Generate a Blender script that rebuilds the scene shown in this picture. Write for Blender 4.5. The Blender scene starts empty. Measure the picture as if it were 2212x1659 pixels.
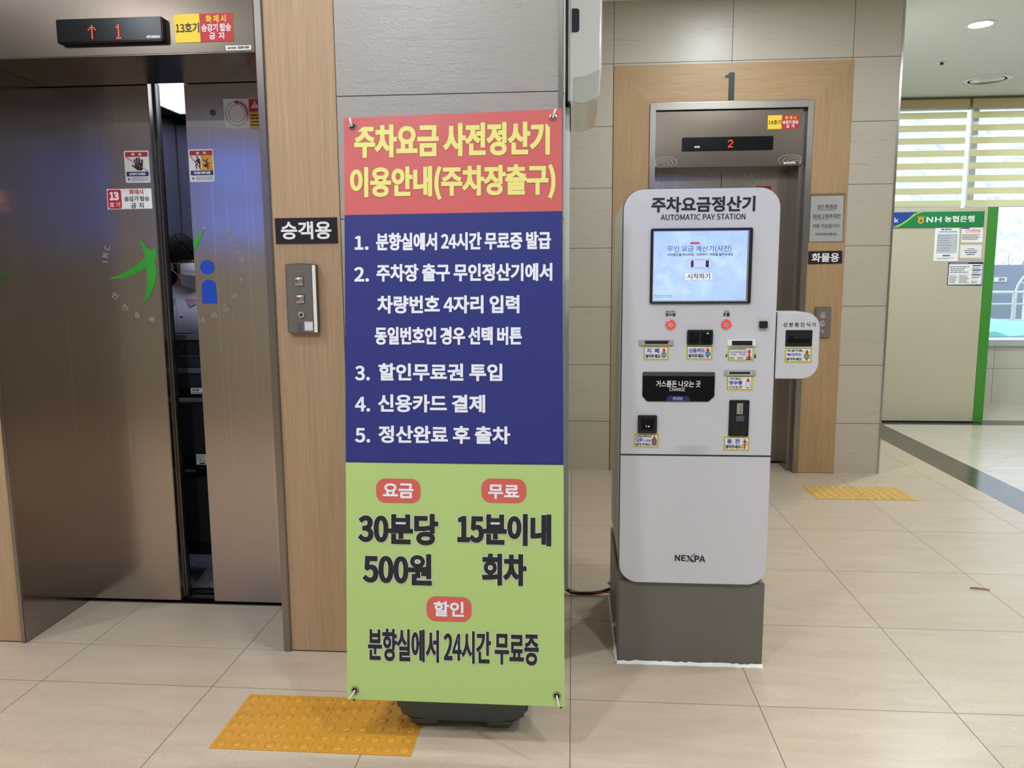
import bpy, bmesh, math, random
from mathutils import Vector, Matrix
PI = math.pi
rnd = random.Random(7)
SC = bpy.context.scene
COL = SC.collection

# ------------------------------------------------------------------ camera, world, lights, exposure
cam_d = bpy.data.cameras.new('camera')
cam_d.sensor_fit = 'HORIZONTAL'; cam_d.sensor_width = 36.0
cam_d.lens = 1690.39 / 2212 * 36.0
cam_d.clip_start = 0.05; cam_d.clip_end = 200
cam = bpy.data.objects.new('camera', cam_d); COL.objects.link(cam)
_f = Vector((-math.sin(.0775) * math.cos(.1357), math.cos(.0775) * math.cos(.1357), -math.sin(.1357)))
_r = Vector((math.cos(.0775), math.sin(.0775), 0)); _u = _r.cross(_f)
_ro = -.0059
_r2 = math.cos(_ro) * _r + math.sin(_ro) * _u
_u2 = -math.sin(_ro) * _r + math.cos(_ro) * _u
cam.matrix_world = Matrix(((_r2.x, _u2.x, -_f.x, .0014), (_r2.y, _u2.y, -_f.y, -2.381), (_r2.z, _u2.z, -_f.z, 1.3572), (0, 0, 0, 1)))
SC.camera = cam

world = bpy.data.worlds.new('sky'); SC.world = world; world.use_nodes = True
_bg = world.node_tree.nodes['Background']
_bg.inputs[0].default_value = (.80, .90, 1.0, 1); _bg.inputs[1].default_value = 2.5

SC.view_settings.view_transform = 'Standard'; SC.view_settings.look = 'None'
SC.view_settings.exposure = 0.08; SC.view_settings.gamma = 1.0; SC.view_settings.use_curve_mapping = False
SC.cycles.use_denoising = True
SC.cycles.sample_clamp_indirect = 4.0
SC.cycles.max_bounces = 8; SC.cycles.diffuse_bounces = 4; SC.cycles.glossy_bounces = 4
SC.cycles.caustics_reflective = False; SC.cycles.caustics_refractive = False

def area_light(name, loc, size, energy, color, shape='DISK', rot=(0, 0, 0), size_y=None, spread=PI):
    d = bpy.data.lights.new(name, 'AREA'); d.shape = shape; d.size = size
    if size_y: d.size_y = size_y
    d.energy = energy; d.color = color; d.spread = spread
    o = bpy.data.objects.new(name, d); COL.objects.link(o); o.location = loc; o.rotation_euler = rot
    return o
WARM = (.81, .91, 1.0); COOL = (.80, .92, 1.0)
CEIL = 3.142
# recessed ceiling downlights: x, y, colour, watts
LAMPS = [(-.45, .02, WARM, 8), (-1.9, -.75, WARM, 12), (-3.4, -1.2, WARM, 16), (1.0, 2.15, WARM, 14), (1.35, .3, WARM, 18), (-1.0, -2.0, WARM, 26),
         (.9, -1.9, WARM, 24), (-2.9, -2.6, WARM, 20), (2.92, 3.79, COOL, 26), (3.2, .9, COOL, 16), (4.9, 2.2, COOL, 24), (3.2, -1.9, COOL, 16), (4.9, 4.9, COOL, 20)]
for _x, _y, _c, _w in LAMPS:
    area_light('downlight_glow', (_x, _y, CEIL - .012), .15, _w * 1.35, _c)
# daylight entering through the bank-side window and an unseen, assumed high window behind the viewer
for _n, _l, _s, _sy, _rx in (('window_portal', (5.05, 6.45, 1.85), 5.9, 2.5, -PI / 2), ('assumed_window_portal', (-1.2, -4.72, 2.25), 5.9, 1.0, PI / 2)):
    area_light(_n, _l, _s, 1, (1, 1, 1), 'RECTANGLE', (_rx, 0, 0), _sy).data.cycles.is_portal = True

# ------------------------------------------------------------------ materials
def lin(c):
    return tuple(((v / 255) / 12.92 if v / 255 <= .04045 else ((v / 255 + .055) / 1.055) ** 2.4) for v in c)

class NT:
    def __init__(s, name):
        s.m = bpy.data.materials.new(name); s.m.use_nodes = True
        s.t = s.m.node_tree; s.b = s.t.nodes['Principled BSDF']; s.out = s.t.nodes['Material Output']
    def n(s, typ, **kw):
        nd = s.t.nodes.new(typ)
        for k, v in kw.items(): setattr(nd, k, v)
        return nd
    def l(s, a, b): s.t.links.new(a, b)
    def val(s, sock, v):
        if hasattr(v, 'links') or hasattr(v, 'is_output'): s.l(v, sock)
        else: sock.default_value = v
    def math(s, op, a, b=0.0, c=None):
        nd = s.n('ShaderNodeMath', operation=op); s.val(nd.inputs[0], a); s.val(nd.inputs[1], b)
        if c is not None: s.val(nd.inputs[2], c)
        return nd.outputs[0]
    def pos(s):
        g = s.n('ShaderNodeNewGeometry'); return g.outputs['Position']
    def xyz(s, v):
        nd = s.n('ShaderNodeSeparateXYZ'); s.l(v, nd.inputs[0]); return nd.outputs
    def mapp(s, v, scale, rot=(0, 0, 0)):
        nd = s.n('ShaderNodeMapping'); s.l(v, nd.inputs[0]); nd.inputs['Scale'].default_value = scale; nd.inputs['Rotation'].default_value = rot
        return nd.outputs[0]
    def noise(s, v, scale, detail=3, rough=.55, dist=0):
        nd = s.n('ShaderNodeTexNoise'); s.l(v, nd.inputs['Vector']); nd.inputs['Scale'].default_value = scale
        nd.inputs['Detail'].default_value = detail; nd.inputs['Roughness'].default_value = rough; nd.inputs['Distortion'].default_value = dist
        return nd.outputs['Fac']
    def ramp(s, fac, stops):
        nd = s.n('ShaderNodeValToRGB'); s.l(fac, nd.inputs[0]); e = nd.color_ramp.elements
        while len(e) < len(stops): e.new(.5)
        for k, (p, c) in enumerate(stops): e[k].position = p; e[k].color = (*c, 1)
        return nd.outputs[0]
    def mix(s, fac, a, b, blend='MIX'):
        nd = s.n('ShaderNodeMix', data_type='RGBA', blend_type=blend)
        s.val(nd.inputs[0], fac)
        s.val(nd.inputs[6], a if not isinstance(a, tuple) else (*a[:3], 1)); s.val(nd.inputs[7], b if not isinstance(b, tuple) else (*b[:3], 1))
        return nd.outputs[2]
    def bump(s, h, strength, dist):
        nd = s.n('ShaderNodeBump'); nd.inputs['Strength'].default_value = strength; nd.inputs['Distance'].default_value = dist
        s.l(h, nd.inputs['Height']); s.l(nd.outputs[0], s.b.inputs['Normal'])
    def set(s, **kw):
        for k, v in kw.items():
            k = {'color': 'Base Color', 'rough': 'Roughness', 'metal': 'Metallic', 'spec': 'Specular IOR Level', 'ecol': 'Emission Color', 'emit': 'Emission Strength', 'coat': 'Coat Weight', 'croughness': 'Coat Roughness', 'alpha': 'Alpha'}[k]
            if isinstance(v, tuple): v = (*v[:3], 1)
            s.val(s.b.inputs[k], v)
        return s

_plain = {}
def plain(name, rgb, rough=.5, metal=0.0, spec=.5, emit=0.0, coat=0.0):
    if name in _plain: return _plain[name]
    t = NT(name); t.set(color=lin(rgb), rough=rough, metal=metal, spec=spec)
    if emit: t.set(ecol=lin(rgb), emit=emit)
    if coat: t.set(coat=coat, croughness=.08)
    p = t.pos(); f = t.noise(p, 40, 2)            # a trace of surface unevenness
    c = t.mix(t.math('MULTIPLY', f, .06), lin(rgb), tuple(v * .7 for v in lin(rgb)))
    if not emit: t.l(c, t.b.inputs['Base Color'])
    _plain[name] = t.m
    return t.m

def grout_mask(t, coord, off, pitch, w):
    d = t.math('PINGPONG', t.math('SUBTRACT', coord, off), pitch / 2)
    return t.math('LESS_THAN', d, w)

def floor_tile(name, x_off=0.0, y_off=0.0, pitch=.6, diag=False, base=((190, 169, 146), (206, 188, 165)), rough=.31, rows=True, gro=(96, 84, 72)):
    t = NT(name); p = t.pos(); x, y, z = t.xyz(p)
    if diag:
        u = t.math('MULTIPLY', t.math('ADD', x, y), .70711); v = t.math('MULTIPLY', t.math('SUBTRACT', x, y), .70711)
    else: u, v = x, y
    w = .0013
    g = grout_mask(t, u, x_off, pitch, w)
    if rows: g = t.math('MAXIMUM', g, grout_mask(t, v, y_off, pitch, w))
    # each tile its own shade and drift direction
    iu = t.math('FLOOR', t.math('DIVIDE', t.math('SUBTRACT', u, x_off), pitch)); iv = t.math('FLOOR', t.math('DIVIDE', t.math('SUBTRACT', v, y_off), pitch))
    cb = t.n('ShaderNodeCombineXYZ'); t.l(iu, cb.inputs[0]); t.l(iv, cb.inputs[1])
    wn = t.n('ShaderNodeTexWhiteNoise', noise_dimensions='3D'); t.l(cb.outputs[0], wn.inputs['Vector'])
    va = t.n('ShaderNodeVectorMath', operation='MULTIPLY_ADD'); t.l(wn.outputs['Color'], va.inputs[0]); va.inputs[1].default_value = (9, 9, 9); t.l(p, va.inputs[2])
    q = va.outputs[0]
    s1 = t.noise(t.mapp(q, (1.2, 6, 1), (0, 0, .35)), 2.2, 6, .62, .8)
    s2 = t.noise(t.mapp(q, (1, 2.0, 1), (0, 0, .5)), 160, 2, .6)
    fine = t.noise(p, 420, 2, .6)
    c = t.ramp(s1, [(.3, lin(base[0])), (.72, lin(base[1]))])
    s4 = t.noise(t.mapp(q, (1, 1.6, 1), (0, 0, .4)), 34, 3, .7)
    c = t.mix(t.math('MULTIPLY', t.math('LESS_THAN', s2, .40), .34), c, lin((142, 122, 98)))
    c = t.mix(t.math('MULTIPLY', t.math('GREATER_THAN', s2, .62), .22), c, lin((228, 212, 188)))
    c = t.mix(t.math('MULTIPLY', t.math('SUBTRACT', s4, .25), .30), c, lin((166, 144, 118)))
    c = t.mix(t.math('MULTIPLY', fine, .16), c, lin((160, 143, 120)))
    shade = t.math('MULTIPLY', wn.outputs['Value'], .07)
    c = t.mix(shade, c, lin((150, 130, 108)))
    c = t.mix(g, c, lin(gro))
    t.l(c, t.b.inputs['Base Color'])
    r = t.math('ADD', t.math('MULTIPLY', s1, .05), rough - .02)
    t.l(t.math('MAXIMUM', r, t.math('MULTIPLY', g, .8)), t.b.inputs['Roughness'])
    t.set(spec=.45)
    h = t.math('SUBTRACT', t.math('MULTIPLY', s2, .12), g)
    t.bump(h, .12, .002)
    return t.m

def wall_tile(name, xo, xp, zo, zp, cols=True, base=((172, 163, 149), (190, 181, 166)), axis=0):
    t = NT(name); p = t.pos(); c3 = t.xyz(p); x = c3[axis]; z = c3[2]
    g = grout_mask(t, z, zo, zp, .0017)
    if cols: g = t.math('MAXIMUM', g, grout_mask(t, x, xo, xp, .0017))
    s1 = t.noise(t.mapp(p, (1.5, 1.5, 15), (0, .05, 0)), 3.4, 6, .66, 1.1)
    s3 = t.noise(t.mapp(p, (1, 1, 3)), 3.1, 4, .6)
    fine = t.noise(p, 300, 2, .6)
    grain = t.noise(t.mapp(p, (1, 1, 1.5)), 95, 2, .5)
    c = t.ramp(s1, [(.30, lin(base[0])), (.44, lin(base[1])), (.8, lin(base[1]))])
    c = t.mix(t.math('MULTIPLY', s3, .2), c, lin(base[0]))
    c = t.mix(t.math('MULTIPLY', fine, .12), c, lin((140, 130, 118)))
    c = t.mix(g, c, lin((62, 56, 50)))
    t.l(c, t.b.inputs['Base Color'])
    t.l(t.math('MAXIMUM', t.math('ADD', .30, t.math('MULTIPLY', grain, .12)), t.math('MULTIPLY', g, .8)), t.b.inputs['Roughness'])
    t.set(spec=.5)
    t.bump(t.math('SUBTRACT', t.math('ADD', grain, t.math('MULTIPLY', s1, .8)), t.math('MULTIPLY', g, 1.5)), .22, .003)
    return t.m

def wood(name, vertical=True, c0=(150, 108, 70), c1=(196, 152, 106)):
    t = NT(name); p = t.pos()
    sc = (26, 26, .55) if vertical else (.55, 26, 26)
    s1 = t.noise(t.mapp(p, sc), 4.5, 5, .65, .2)
    sc2 = (150, 150, 2.2) if vertical else (2.2, 150, 150)
    s2 = t.noise(t.mapp(p, sc2), 3.0, 2, .6)
    sc3 = (5, 5, .5) if vertical else (.5, 5, 5)
    s3 = t.noise(t.mapp(p, sc3), 1.5, 2, .5)
    c = t.ramp(t.math('ADD', t.math('MULTIPLY', s1, .65), t.math('MULTIPLY', s3, .35)), [(.28, lin(c0)), (.74, lin(c1))])
    c = t.mix(t.math('MULTIPLY', t.math('LESS_THAN', s2, .42), .20), c, lin(tuple(v * .72 for v in c0)))
    c = t.mix(t.math('MULTIPLY', t.math('GREATER_THAN', s2, .62), .20), c, lin((214, 178, 134)))
    t.l(c, t.b.inputs['Base Color']); t.set(rough=.45, spec=.4)
    t.bump(s2, .10, .001)
    return t.m

def steel(name, rgb=(150, 143, 136), rough=.30, streak=.02, vertical=True, bmp=.02, aniso=.55, runs=False):
    t = NT(name); p = t.pos()
    s1 = t.noise(t.mapp(p, (220, 220, .7) if vertical else (.7, 220, 220)), 3, 3, .6)
    s2 = t.noise(t.mapp(p, (1.5, 1.5, .6)), 1.6, 3, .5)
    c = t.mix(t.math('MULTIPLY', s1, .3), lin(rgb), tuple(v * .78 for v in lin(rgb)))
    if runs:                                    # dried vertical runs on the polished leaf
        s3 = t.noise(t.mapp(p, (55, 55, .45)), 1.0, 2, .5); c = t.mix(t.math('MULTIPLY', t.math('SMOOTH_MIN', t.math('MAXIMUM', t.math('SUBTRACT', s3, .60), 0.0), .12, .02), 1.5), c, lin((236, 226, 214)))
    t.l(c, t.b.inputs['Base Color'])
    t.set(metal=1.0)
    t.l(t.math('ADD', rough - .05, t.math('MULTIPLY', t.math('ADD', s1, s2), .05)), t.b.inputs['Roughness'])
    t.b.inputs['Anisotropic'].default_value = aniso
    tg = t.n('ShaderNodeTangent', direction_type='RADIAL', axis='Z'); t.l(tg.outputs[0], t.b.inputs['Tangent'])
    t.bump(t.math('ADD', t.math('MULTIPLY', s1, streak), s2), bmp, .004)
    return t.m

M = {}
M['floor'] = floor_tile('floor_tile_beige')
M['floor_recess'] = floor_tile('floor_tile_recess', y_off=.2705)
M['floor_bank'] = floor_tile('floor_tile_polished', x_off=6.9 * .70711, y_off=-.336 * .70711, diag=True, base=((200, 190, 172), (214, 206, 190)), rough=.2, gro=(140, 132, 120))
def _marble():
    t = NT('dark_marble'); p = t.pos()
    n1 = t.noise(t.mapp(p, (1, 1, 1)), 9, 6, .7, 1.2); v = t.noise(t.mapp(p, (6, 22, 1), (0, 0, .6)), 5, 5, .7, 2.0)
    c = t.ramp(n1, [(.3, lin((62, 54, 47))), (.7, lin((96, 85, 74)))])
    c = t.mix(t.math('MULTIPLY', t.math('GREATER_THAN', v, .68), .7), c, lin((176, 156, 130)))
    t.l(c, t.b.inputs['Base Color']); t.set(rough=.14, spec=.5); return t.m
M['marble'] = _marble()
M['tile_left'] = wall_tile('wall_tile_grey', 0, 1, .355, .4, cols=False, base=((158, 149, 143), (172, 163, 156)))
M['tile_far'] = wall_tile('wall_tile_far', .265, .767, .35, .4, base=((172, 162, 146), (190, 179, 162)))
M['tile_side'] = wall_tile('wall_tile_side', 0.27, .8, .35, .4, axis=1, base=((196, 190, 170), (206, 200, 182)))
M['tile_window'] = wall_tile('wall_tile_window', 4.49, .8, .36, .4, base=((206, 200, 184), (216, 210, 196)))
M['ceiling'] = plain('ceiling_paint', (238, 242, 238), .8)
M['paint'] = plain('wall_paint', (205, 198, 184), .75)
M['wood'] = wood('oak_veneer_vertical', True, (170, 139, 107), (194, 162, 129)); M['wood_h'] = wood('oak_veneer_horizontal', False, (162, 130, 93), (184, 152, 113))
M['wood_far'] = wood('oak_veneer_far', True, (160, 127, 90), (182, 150, 110))
M['steel'] = steel('brushed_steel'); M['steel_door'] = steel('brushed_steel_door', (184, 172, 160), .18, aniso=.4, runs=True)
M['steel_dark'] = steel('steel_dark', (96, 92, 90), .32); M['steel_bright'] = steel('steel_bright', (190, 186, 182), .22)
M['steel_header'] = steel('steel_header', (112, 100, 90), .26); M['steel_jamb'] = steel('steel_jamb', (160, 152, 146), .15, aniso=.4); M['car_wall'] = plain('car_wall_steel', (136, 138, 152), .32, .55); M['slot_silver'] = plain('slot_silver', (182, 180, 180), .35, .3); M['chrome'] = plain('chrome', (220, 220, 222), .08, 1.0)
M['black'] = plain('black_plastic', (20, 20, 23), .35); M['black_gloss'] = plain('black_gloss', (13, 13, 16), .2, spec=.2)
M['dark_gap'] = plain('dark_gap', (14, 14, 15), .7)
M['white'] = plain('white_print', (236, 234, 234), .5); M['white_gloss'] = plain('white_gloss_plastic', (226, 224, 222), .16, coat=.6)
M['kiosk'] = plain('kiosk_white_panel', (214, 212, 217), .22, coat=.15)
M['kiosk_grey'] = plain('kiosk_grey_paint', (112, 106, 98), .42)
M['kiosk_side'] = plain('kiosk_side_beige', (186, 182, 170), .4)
M['edge_grey'] = plain('kiosk_edge_grey', (70, 70, 76), .4)
M['red'] = plain('banner_red', (212, 98, 96), .42); M['blue'] = plain('banner_blue', (40, 48, 122), .42); M['green'] = plain('banner_green', (182, 208, 126), .42)
M['pill'] = plain('pill_red', (218, 98, 88), .45); M['yellow_print'] = plain('yellow_print', (240, 228, 130), .45)
M['white_print'] = plain('banner_white', (240, 240, 248), .45); M['ink'] = plain('black_ink', (28, 30, 34), .45)
M['sign_yellow'] = plain('sign_yellow', (244, 206, 40), .4); M['sign_red'] = plain('sign_red', (190, 32, 44), .4); M['sign_navy'] = plain('sign_navy', (28, 38, 110), .4)
M['sign_black'] = plain('sign_black', (32, 22, 26), .3); M['blue_ink'] = plain('blue_ink', (30, 40, 170), .45); M['green_ink'] = plain('green_ink', (30, 96, 60), .45)
M['amber'] = plain('sign_amber', (232, 170, 40), .4); M['sticker_border'] = plain('sticker_border', (222, 206, 84), .4)
M['arrow_red'] = plain('arrow_red', (214, 50, 52), .45); M['paper'] = plain('paper_white', (246, 243, 238), .7)
M['rubber'] = plain('dark_grey_plastic', (80, 82, 83), .55); M['metal_ring'] = plain('eyelet_metal', (178, 168, 150), .25, 1.0)
M['nylon'] = plain('nylon_white', (228, 228, 228), .4)
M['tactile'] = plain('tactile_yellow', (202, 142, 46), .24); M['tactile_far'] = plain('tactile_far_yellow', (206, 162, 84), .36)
M['logo_green'] = plain('logo_green', (52, 158, 48), .4); M['logo_blue'] = plain('logo_blue', (18, 70, 186), .4); M['pale_print'] = plain('pale_print', (158, 150, 140), .5)
M['cream'] = plain('booth_cream', (192, 183, 158), .6); M['booth_green'] = plain('booth_green', (62, 140, 44), .5)
M['bank_green'] = plain('bank_green', (18, 128, 66), .4); M['bank_blue'] = plain('bank_blue', (20, 66, 150), .4); M['bank_lime'] = plain('bank_lime', (150, 196, 60), .4); M['bank_gold'] = plain('bank_gold', (246, 170, 40), .4)
M['etch'] = plain('etched_line', (206, 200, 192), .5, .6)
M['grey_ink'] = plain('grey_ink', (120, 122, 130), .6); M['soft_blue_ink'] = plain('soft_blue_ink', (88, 110, 170), .6); M['soft_red_ink'] = plain('soft_red_ink', (206, 100, 96), .6)
M['led_red'] = plain('led_red', (255, 62, 30), .4, emit=3.2); M['led_ring'] = plain('led_ring', (255, 40, 40), .4, emit=1.1); M['led_green'] = plain('led_green', (90, 255, 60), .4, emit=.9); M['led_violet'] = plain('led_violet', (255, 170, 255), .4, emit=2.0)
M['lens'] = plain('lamp_lens', (255, 250, 240), .4, emit=6.0); M['lens_car'] = plain('car_lamp_lens', (222, 230, 255), .4, emit=2.2)

# ------------------------------------------------------------------ mesh helpers
class MB:
    """collects shapes, all given in world metres, into one mesh object"""
    def __init__(s): s.v = []; s.f = []; s.mi = []; s.mats = []
    def _m(s, mat):
        if mat not in s.mats: s.mats.append(mat)
        return s.mats.index(mat)
    def add(s, vs, fs, mat):
        b = len(s.v); k = s._m(mat); s.v += [tuple(v) for v in vs]
        for f in fs: s.f.append(tuple(b + i for i in f)); s.mi.append(k)
        return s
    def box(s, x0, x1, y0, y1, z0, z1, mat):
        vs = [(x0, y0, z0), (x1, y0, z0), (x1, y1, z0), (x0, y1, z0), (x0, y0, z1), (x1, y0, z1), (x1, y1, z1), (x0, y1, z1)]
        return s.add(vs, [(0, 3, 2, 1), (4, 5, 6, 7), (0, 1, 5, 4), (1, 2, 6, 5), (2, 3, 7, 6), (3, 0, 4, 7)], mat)
    def prism(s, poly, y0, y1, mat):           # polygon in x,z (counter-clockwise seen from the front), extruded along y
        n = len(poly); vs = [(x, y0, z) for x, z in poly] + [(x, y1, z) for x, z in poly]
        fs = [tuple(range(n)), tuple(range(2 * n - 1, n - 1, -1))] + [(i, i + n, (i + 1) % n + n, (i + 1) % n) for i in range(n)]
        return s.add(vs, fs, mat)
    def prism_z(s, poly, z0, z1, mat):
        n = len(poly); vs = [(x, y, z0) for x, y in poly] + [(x, y, z1) for x, y in poly]
        fs = [tuple(range(n - 1, -1, -1)), tuple(range(n, 2 * n))] + [(i, (i + 1) % n, (i + 1) % n + n, i + n) for i in range(n)]
        return s.add(vs, fs, mat)
    def flat(s, poly, y, mat): return s.add([(x, y, z) for x, z in poly], [tuple(range(len(poly)))], mat)
    def tube(s, pts, r, mat, n=8, cap=True):
        pts = [Vector(p) for p in pts]; rs = r if isinstance(r, (list, tuple)) else [r] * len(pts)
        vs = []; fs = []; prev = None
        for i, p in enumerate(pts):
            d = (pts[min(i + 1, len(pts) - 1)] - pts[max(i - 1, 0)]).normalized()
            if prev is None:
                a = d.orthogonal().normalized()
            else:
                a = (prev - d * prev.dot(d)); a = a.normalized() if a.length > 1e-6 else d.orthogonal().normalized()
            prev = a; b = d.cross(a)
            for k in range(n):
                t = 2 * PI * k / n; vs.append(p + (a * math.cos(t) + b * math.sin(t)) * rs[i])
        for i in range(len(pts) - 1):
            for k in range(n): fs.append((i * n + k, i * n + (k + 1) % n, (i + 1) * n + (k + 1) % n, (i + 1) * n + k))
        if cap: fs += [tuple(range(n - 1, -1, -1)), tuple((len(pts) - 1) * n + k for k in range(n))]
        return s.add(vs, fs, mat)
    def lathe(s, c, prof, mat, axis='y', n=28):    # profile of (radius, offset along axis) turned about an axis through c
        vs = []; fs = []
        for r, o in prof:
            for k in range(n):
                t = 2 * PI * k / n; a, b = r * math.cos(t), r * math.sin(t)
                vs.append({'y': (c[0] + a, c[1] + o, c[2] + b), 'z': (c[0] + a, c[1] + b, c[2] + o), 'x': (c[0] + o, c[1] + a, c[2] + b)}[axis])
        for i in range(len(prof) - 1):
            for k in range(n): fs.append((i * n + k, i * n + (k + 1) % n, (i + 1) * n + (k + 1) % n, (i + 1) * n + k))
        if prof[0][0] > 1e-5: fs.append(tuple(range(n)))
        if prof[-1][0] > 1e-5: fs.append(tuple((len(prof) - 1) * n + k for k in range(n - 1, -1, -1)))
        return s.add(vs, fs, mat)
    def sphere(s, c, r, mat, nu=12, nv=8):
        rx, ry, rz = r if isinstance(r, (tuple, list)) else (r, r, r)
        vs = [(c[0], c[1], c[2] + rz)]; fs = []
        for i in range(1, nv):
            a = PI * i / nv
            for k in range(nu): t = 2 * PI * k / nu; vs.append((c[0] + rx * math.sin(a) * math.cos(t), c[1] + ry * math.sin(a) * math.sin(t), c[2] + rz * math.cos(a)))
        vs.append((c[0], c[1], c[2] - rz)); e = len(vs) - 1
        for k in range(nu): fs.append((0, 1 + k, 1 + (k + 1) % nu)); fs.append((e, e - nu + (k + 1) % nu, e - nu + k))
        for i in range(nv - 2):
            for k in range(nu): a = 1 + i * nu; fs.append((a + k, a + nu + k, a + nu + (k + 1) % nu, a + (k + 1) % nu))
        return s.add(vs, fs, mat)
    def build(s, name, parent=None, O=(0, 0, 0), bevel=0, smooth=True, segs=2):
        if parent is not None and O == (0, 0, 0): O = parent.get('_o', (0, 0, 0))
        me = bpy.data.meshes.new(name)
        me.from_pydata([(v[0] - O[0], v[1] - O[1], v[2] - O[2]) for v in s.v], [], s.f)
        for m in s.mats: me.materials.append(m)
        me.polygons.foreach_set('material_index', s.mi)
        bm = bmesh.new(); bm.from_mesh(me); bmesh.ops.recalc_face_normals(bm, faces=bm.faces[:])
        if bevel:
            bmesh.ops.remove_doubles(bm, verts=bm.verts[:], dist=1e-6)
            es = [e for e in bm.edges if len(e.link_faces) == 2 and e.calc_face_angle(0) > .6]
            bmesh.ops.bevel(bm, geom=es, offset=bevel, segments=segs, affect='EDGES', clamp_overlap=True)
        bm.to_mesh(me); bm.free()
        if smooth:
            me.polygons.foreach_set('use_smooth', [True] * len(me.polygons)); me.set_sharp_from_angle(angle=.6)
        o = bpy.data.objects.new(name, me); COL.objects.link(o)
        if parent is None: o.location = O
        else: o.parent = parent
        ORG[o.name] = O
        return o
ORG = {}
def rrect(x0, x1, z0, z1, r, n=6, corners=(1, 1, 1, 1)):     # bl, br, tr, tl
    out = []
    for k, (cx, cz, a) in enumerate(((x0, z0, PI), (x1, z0, 1.5 * PI), (x1, z1, 0), (x0, z1, .5 * PI))):
        rr = r * corners[k]
        if rr <= 0: out.append((cx, cz)); continue
        ox = cx + rr if k in (0, 3) else cx - rr; oz = cz + rr if k in (0, 1) else cz - rr
        for i in range(n + 1): t = a + .5 * PI * i / n; out.append((ox + rr * math.cos(t), oz + rr * math.sin(t)))
    return out
def thing(name, label, cat, loc=(0, 0, 0), group=None, kind=None):
    o = bpy.data.objects.new(name, None); COL.objects.link(o); o.location = loc; o.empty_display_size = .05
    ORG[o.name] = tuple(loc)
    return tag(o, label, cat, group, kind)
def tag(o, label, cat, group=None, kind=None):
    if label: o['label'] = label
    if cat: o['category'] = cat
    if group: o['group'] = group
    if kind: o['kind'] = kind
    return o
def struct(o): o['kind'] = 'structure'; return o
def part(mb, name, parent, bevel=0, label=None, segs=2, smooth=True):
    o = mb.build(name, parent, ORG[parent.name], bevel, smooth, segs)
    if label: o['label'] = label
    return o

# ------------------------------------------------------------------ lettering
try:                                            # the CJK face that ships inside Blender itself; falls back to Blender's default font
    import os
    FONT = bpy.data.fonts.load(os.path.join(bpy.utils.system_resource('DATAFILES', path='fonts'), 'Noto Sans CJK Regular.woff2'))
except Exception:
    FONT = None
from mathutils.geometry import delaunay_2d_cdt
_tm = {}; LAYER = 5e-5
def area(l): return sum(l[i][0] * l[(i + 1) % len(l)][1] - l[(i + 1) % len(l)][0] * l[i][1] for i in range(len(l))) / 2
def glyph_loops(text):
    """outlines of a line of lettering as closed loops in ems, each outer loop with its holes"""
    if text in _tm: return _tm[text]
    cu = bpy.data.curves.new('lettering', 'FONT'); cu.body = text; cu.size = 1.0
    if FONT: cu.font = FONT
    ob = bpy.data.objects.new('lettering', cu); COL.objects.link(ob)
    bpy.context.view_layer.update()
    cv = ob.to_curve(bpy.context.evaluated_depsgraph_get())
    loops = []
    for sp in cv.splines:
        bp = sp.bezier_points; n = len(bp); pts = []
        for k in range(n):
            a, b = bp[k], bp[(k + 1) % n]
            p0, p1, p2, p3 = a.co.xy, a.handle_right.xy, b.handle_left.xy, b.co.xy
            d = (p3 - p0); L = d.length
            if L < 1e-6: continue
            dev = max(abs(d.x * (q.y - p0.y) - d.y * (q.x - p0.x)) / L for q in (p1, p2))
            m = 1 if dev < .004 else 4 if dev < .03 else 7
            for t in range(m):
                u = t / m; v = 1 - u; q = p0 * v ** 3 + p1 * 3 * u * v * v + p2 * 3 * u * u * v + p3 * u ** 3
                if not pts or (q - Vector(pts[-1])).length > 1e-4: pts.append((q.x, q.y))
        if len(pts) > 2 and (Vector(pts[0]) - Vector(pts[-1])).length < 1e-4: pts.pop()
        if len(pts) > 2: loops.append(pts)
    ob.to_curve_clear(); bpy.data.objects.remove(ob); bpy.data.curves.remove(cu)
    def inside(p, l):
        c = False
        for i in range(len(l)):
            (x0, y0), (x1, y1) = l[i], l[i - 1]
            if (y0 > p[1]) != (y1 > p[1]) and p[0] < (x1 - x0) * (p[1] - y0) / (y1 - y0) + x0: c = not c
        return c
    depth = [sum(inside(l[0], o) for o in loops if o is not l) for l in loops]
    groups = []
    for k, l in enumerate(loops):
        if depth[k] % 2 == 0: groups.append((l if area(l) > 0 else l[::-1], [(h if area(h) < 0 else h[::-1]) for m, h in enumerate(loops) if depth[m] == depth[k] + 1 and inside(h[0], l)]))
    _tm[text] = groups
    return groups
def grow(l, bx, bz):
    """move a loop outwards by bx across and bz along z (counter-clockwise loops grow, clockwise ones shrink)"""
    n = len(l); out = []
    for i in range(n):
        p, q, r = l[i - 1], l[i], l[(i + 1) % n]
        a = Vector((q[0] - p[0], q[1] - p[1])); b = Vector((r[0] - q[0], r[1] - q[1]))
        if a.length < 1e-7 or b.length < 1e-7: out.append(q); continue
        a.normalize(); b.normalize(); na, nb = Vector((a.y, -a.x)), Vector((b.y, -b.x)); m = na + nb
        if m.length < .3: m = na
        else: m = m / max(.35, m.length_squared / 2)
        if m.length > 1.45: m = m * (1.45 / m.length)
        out.append((q[0] + m.x * bx, q[1] + m.y * bz))
    return out
def inside(p, l):
    c = False
    for i in range(len(l)):
        (x0, y0), (x1, y1) = l[i], l[i - 1]
        if (y0 > p[1]) != (y1 > p[1]) and p[0] < (x1 - x0) * (p[1] - y0) / (y1 - y0) + x0: c = not c
    return c
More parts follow.
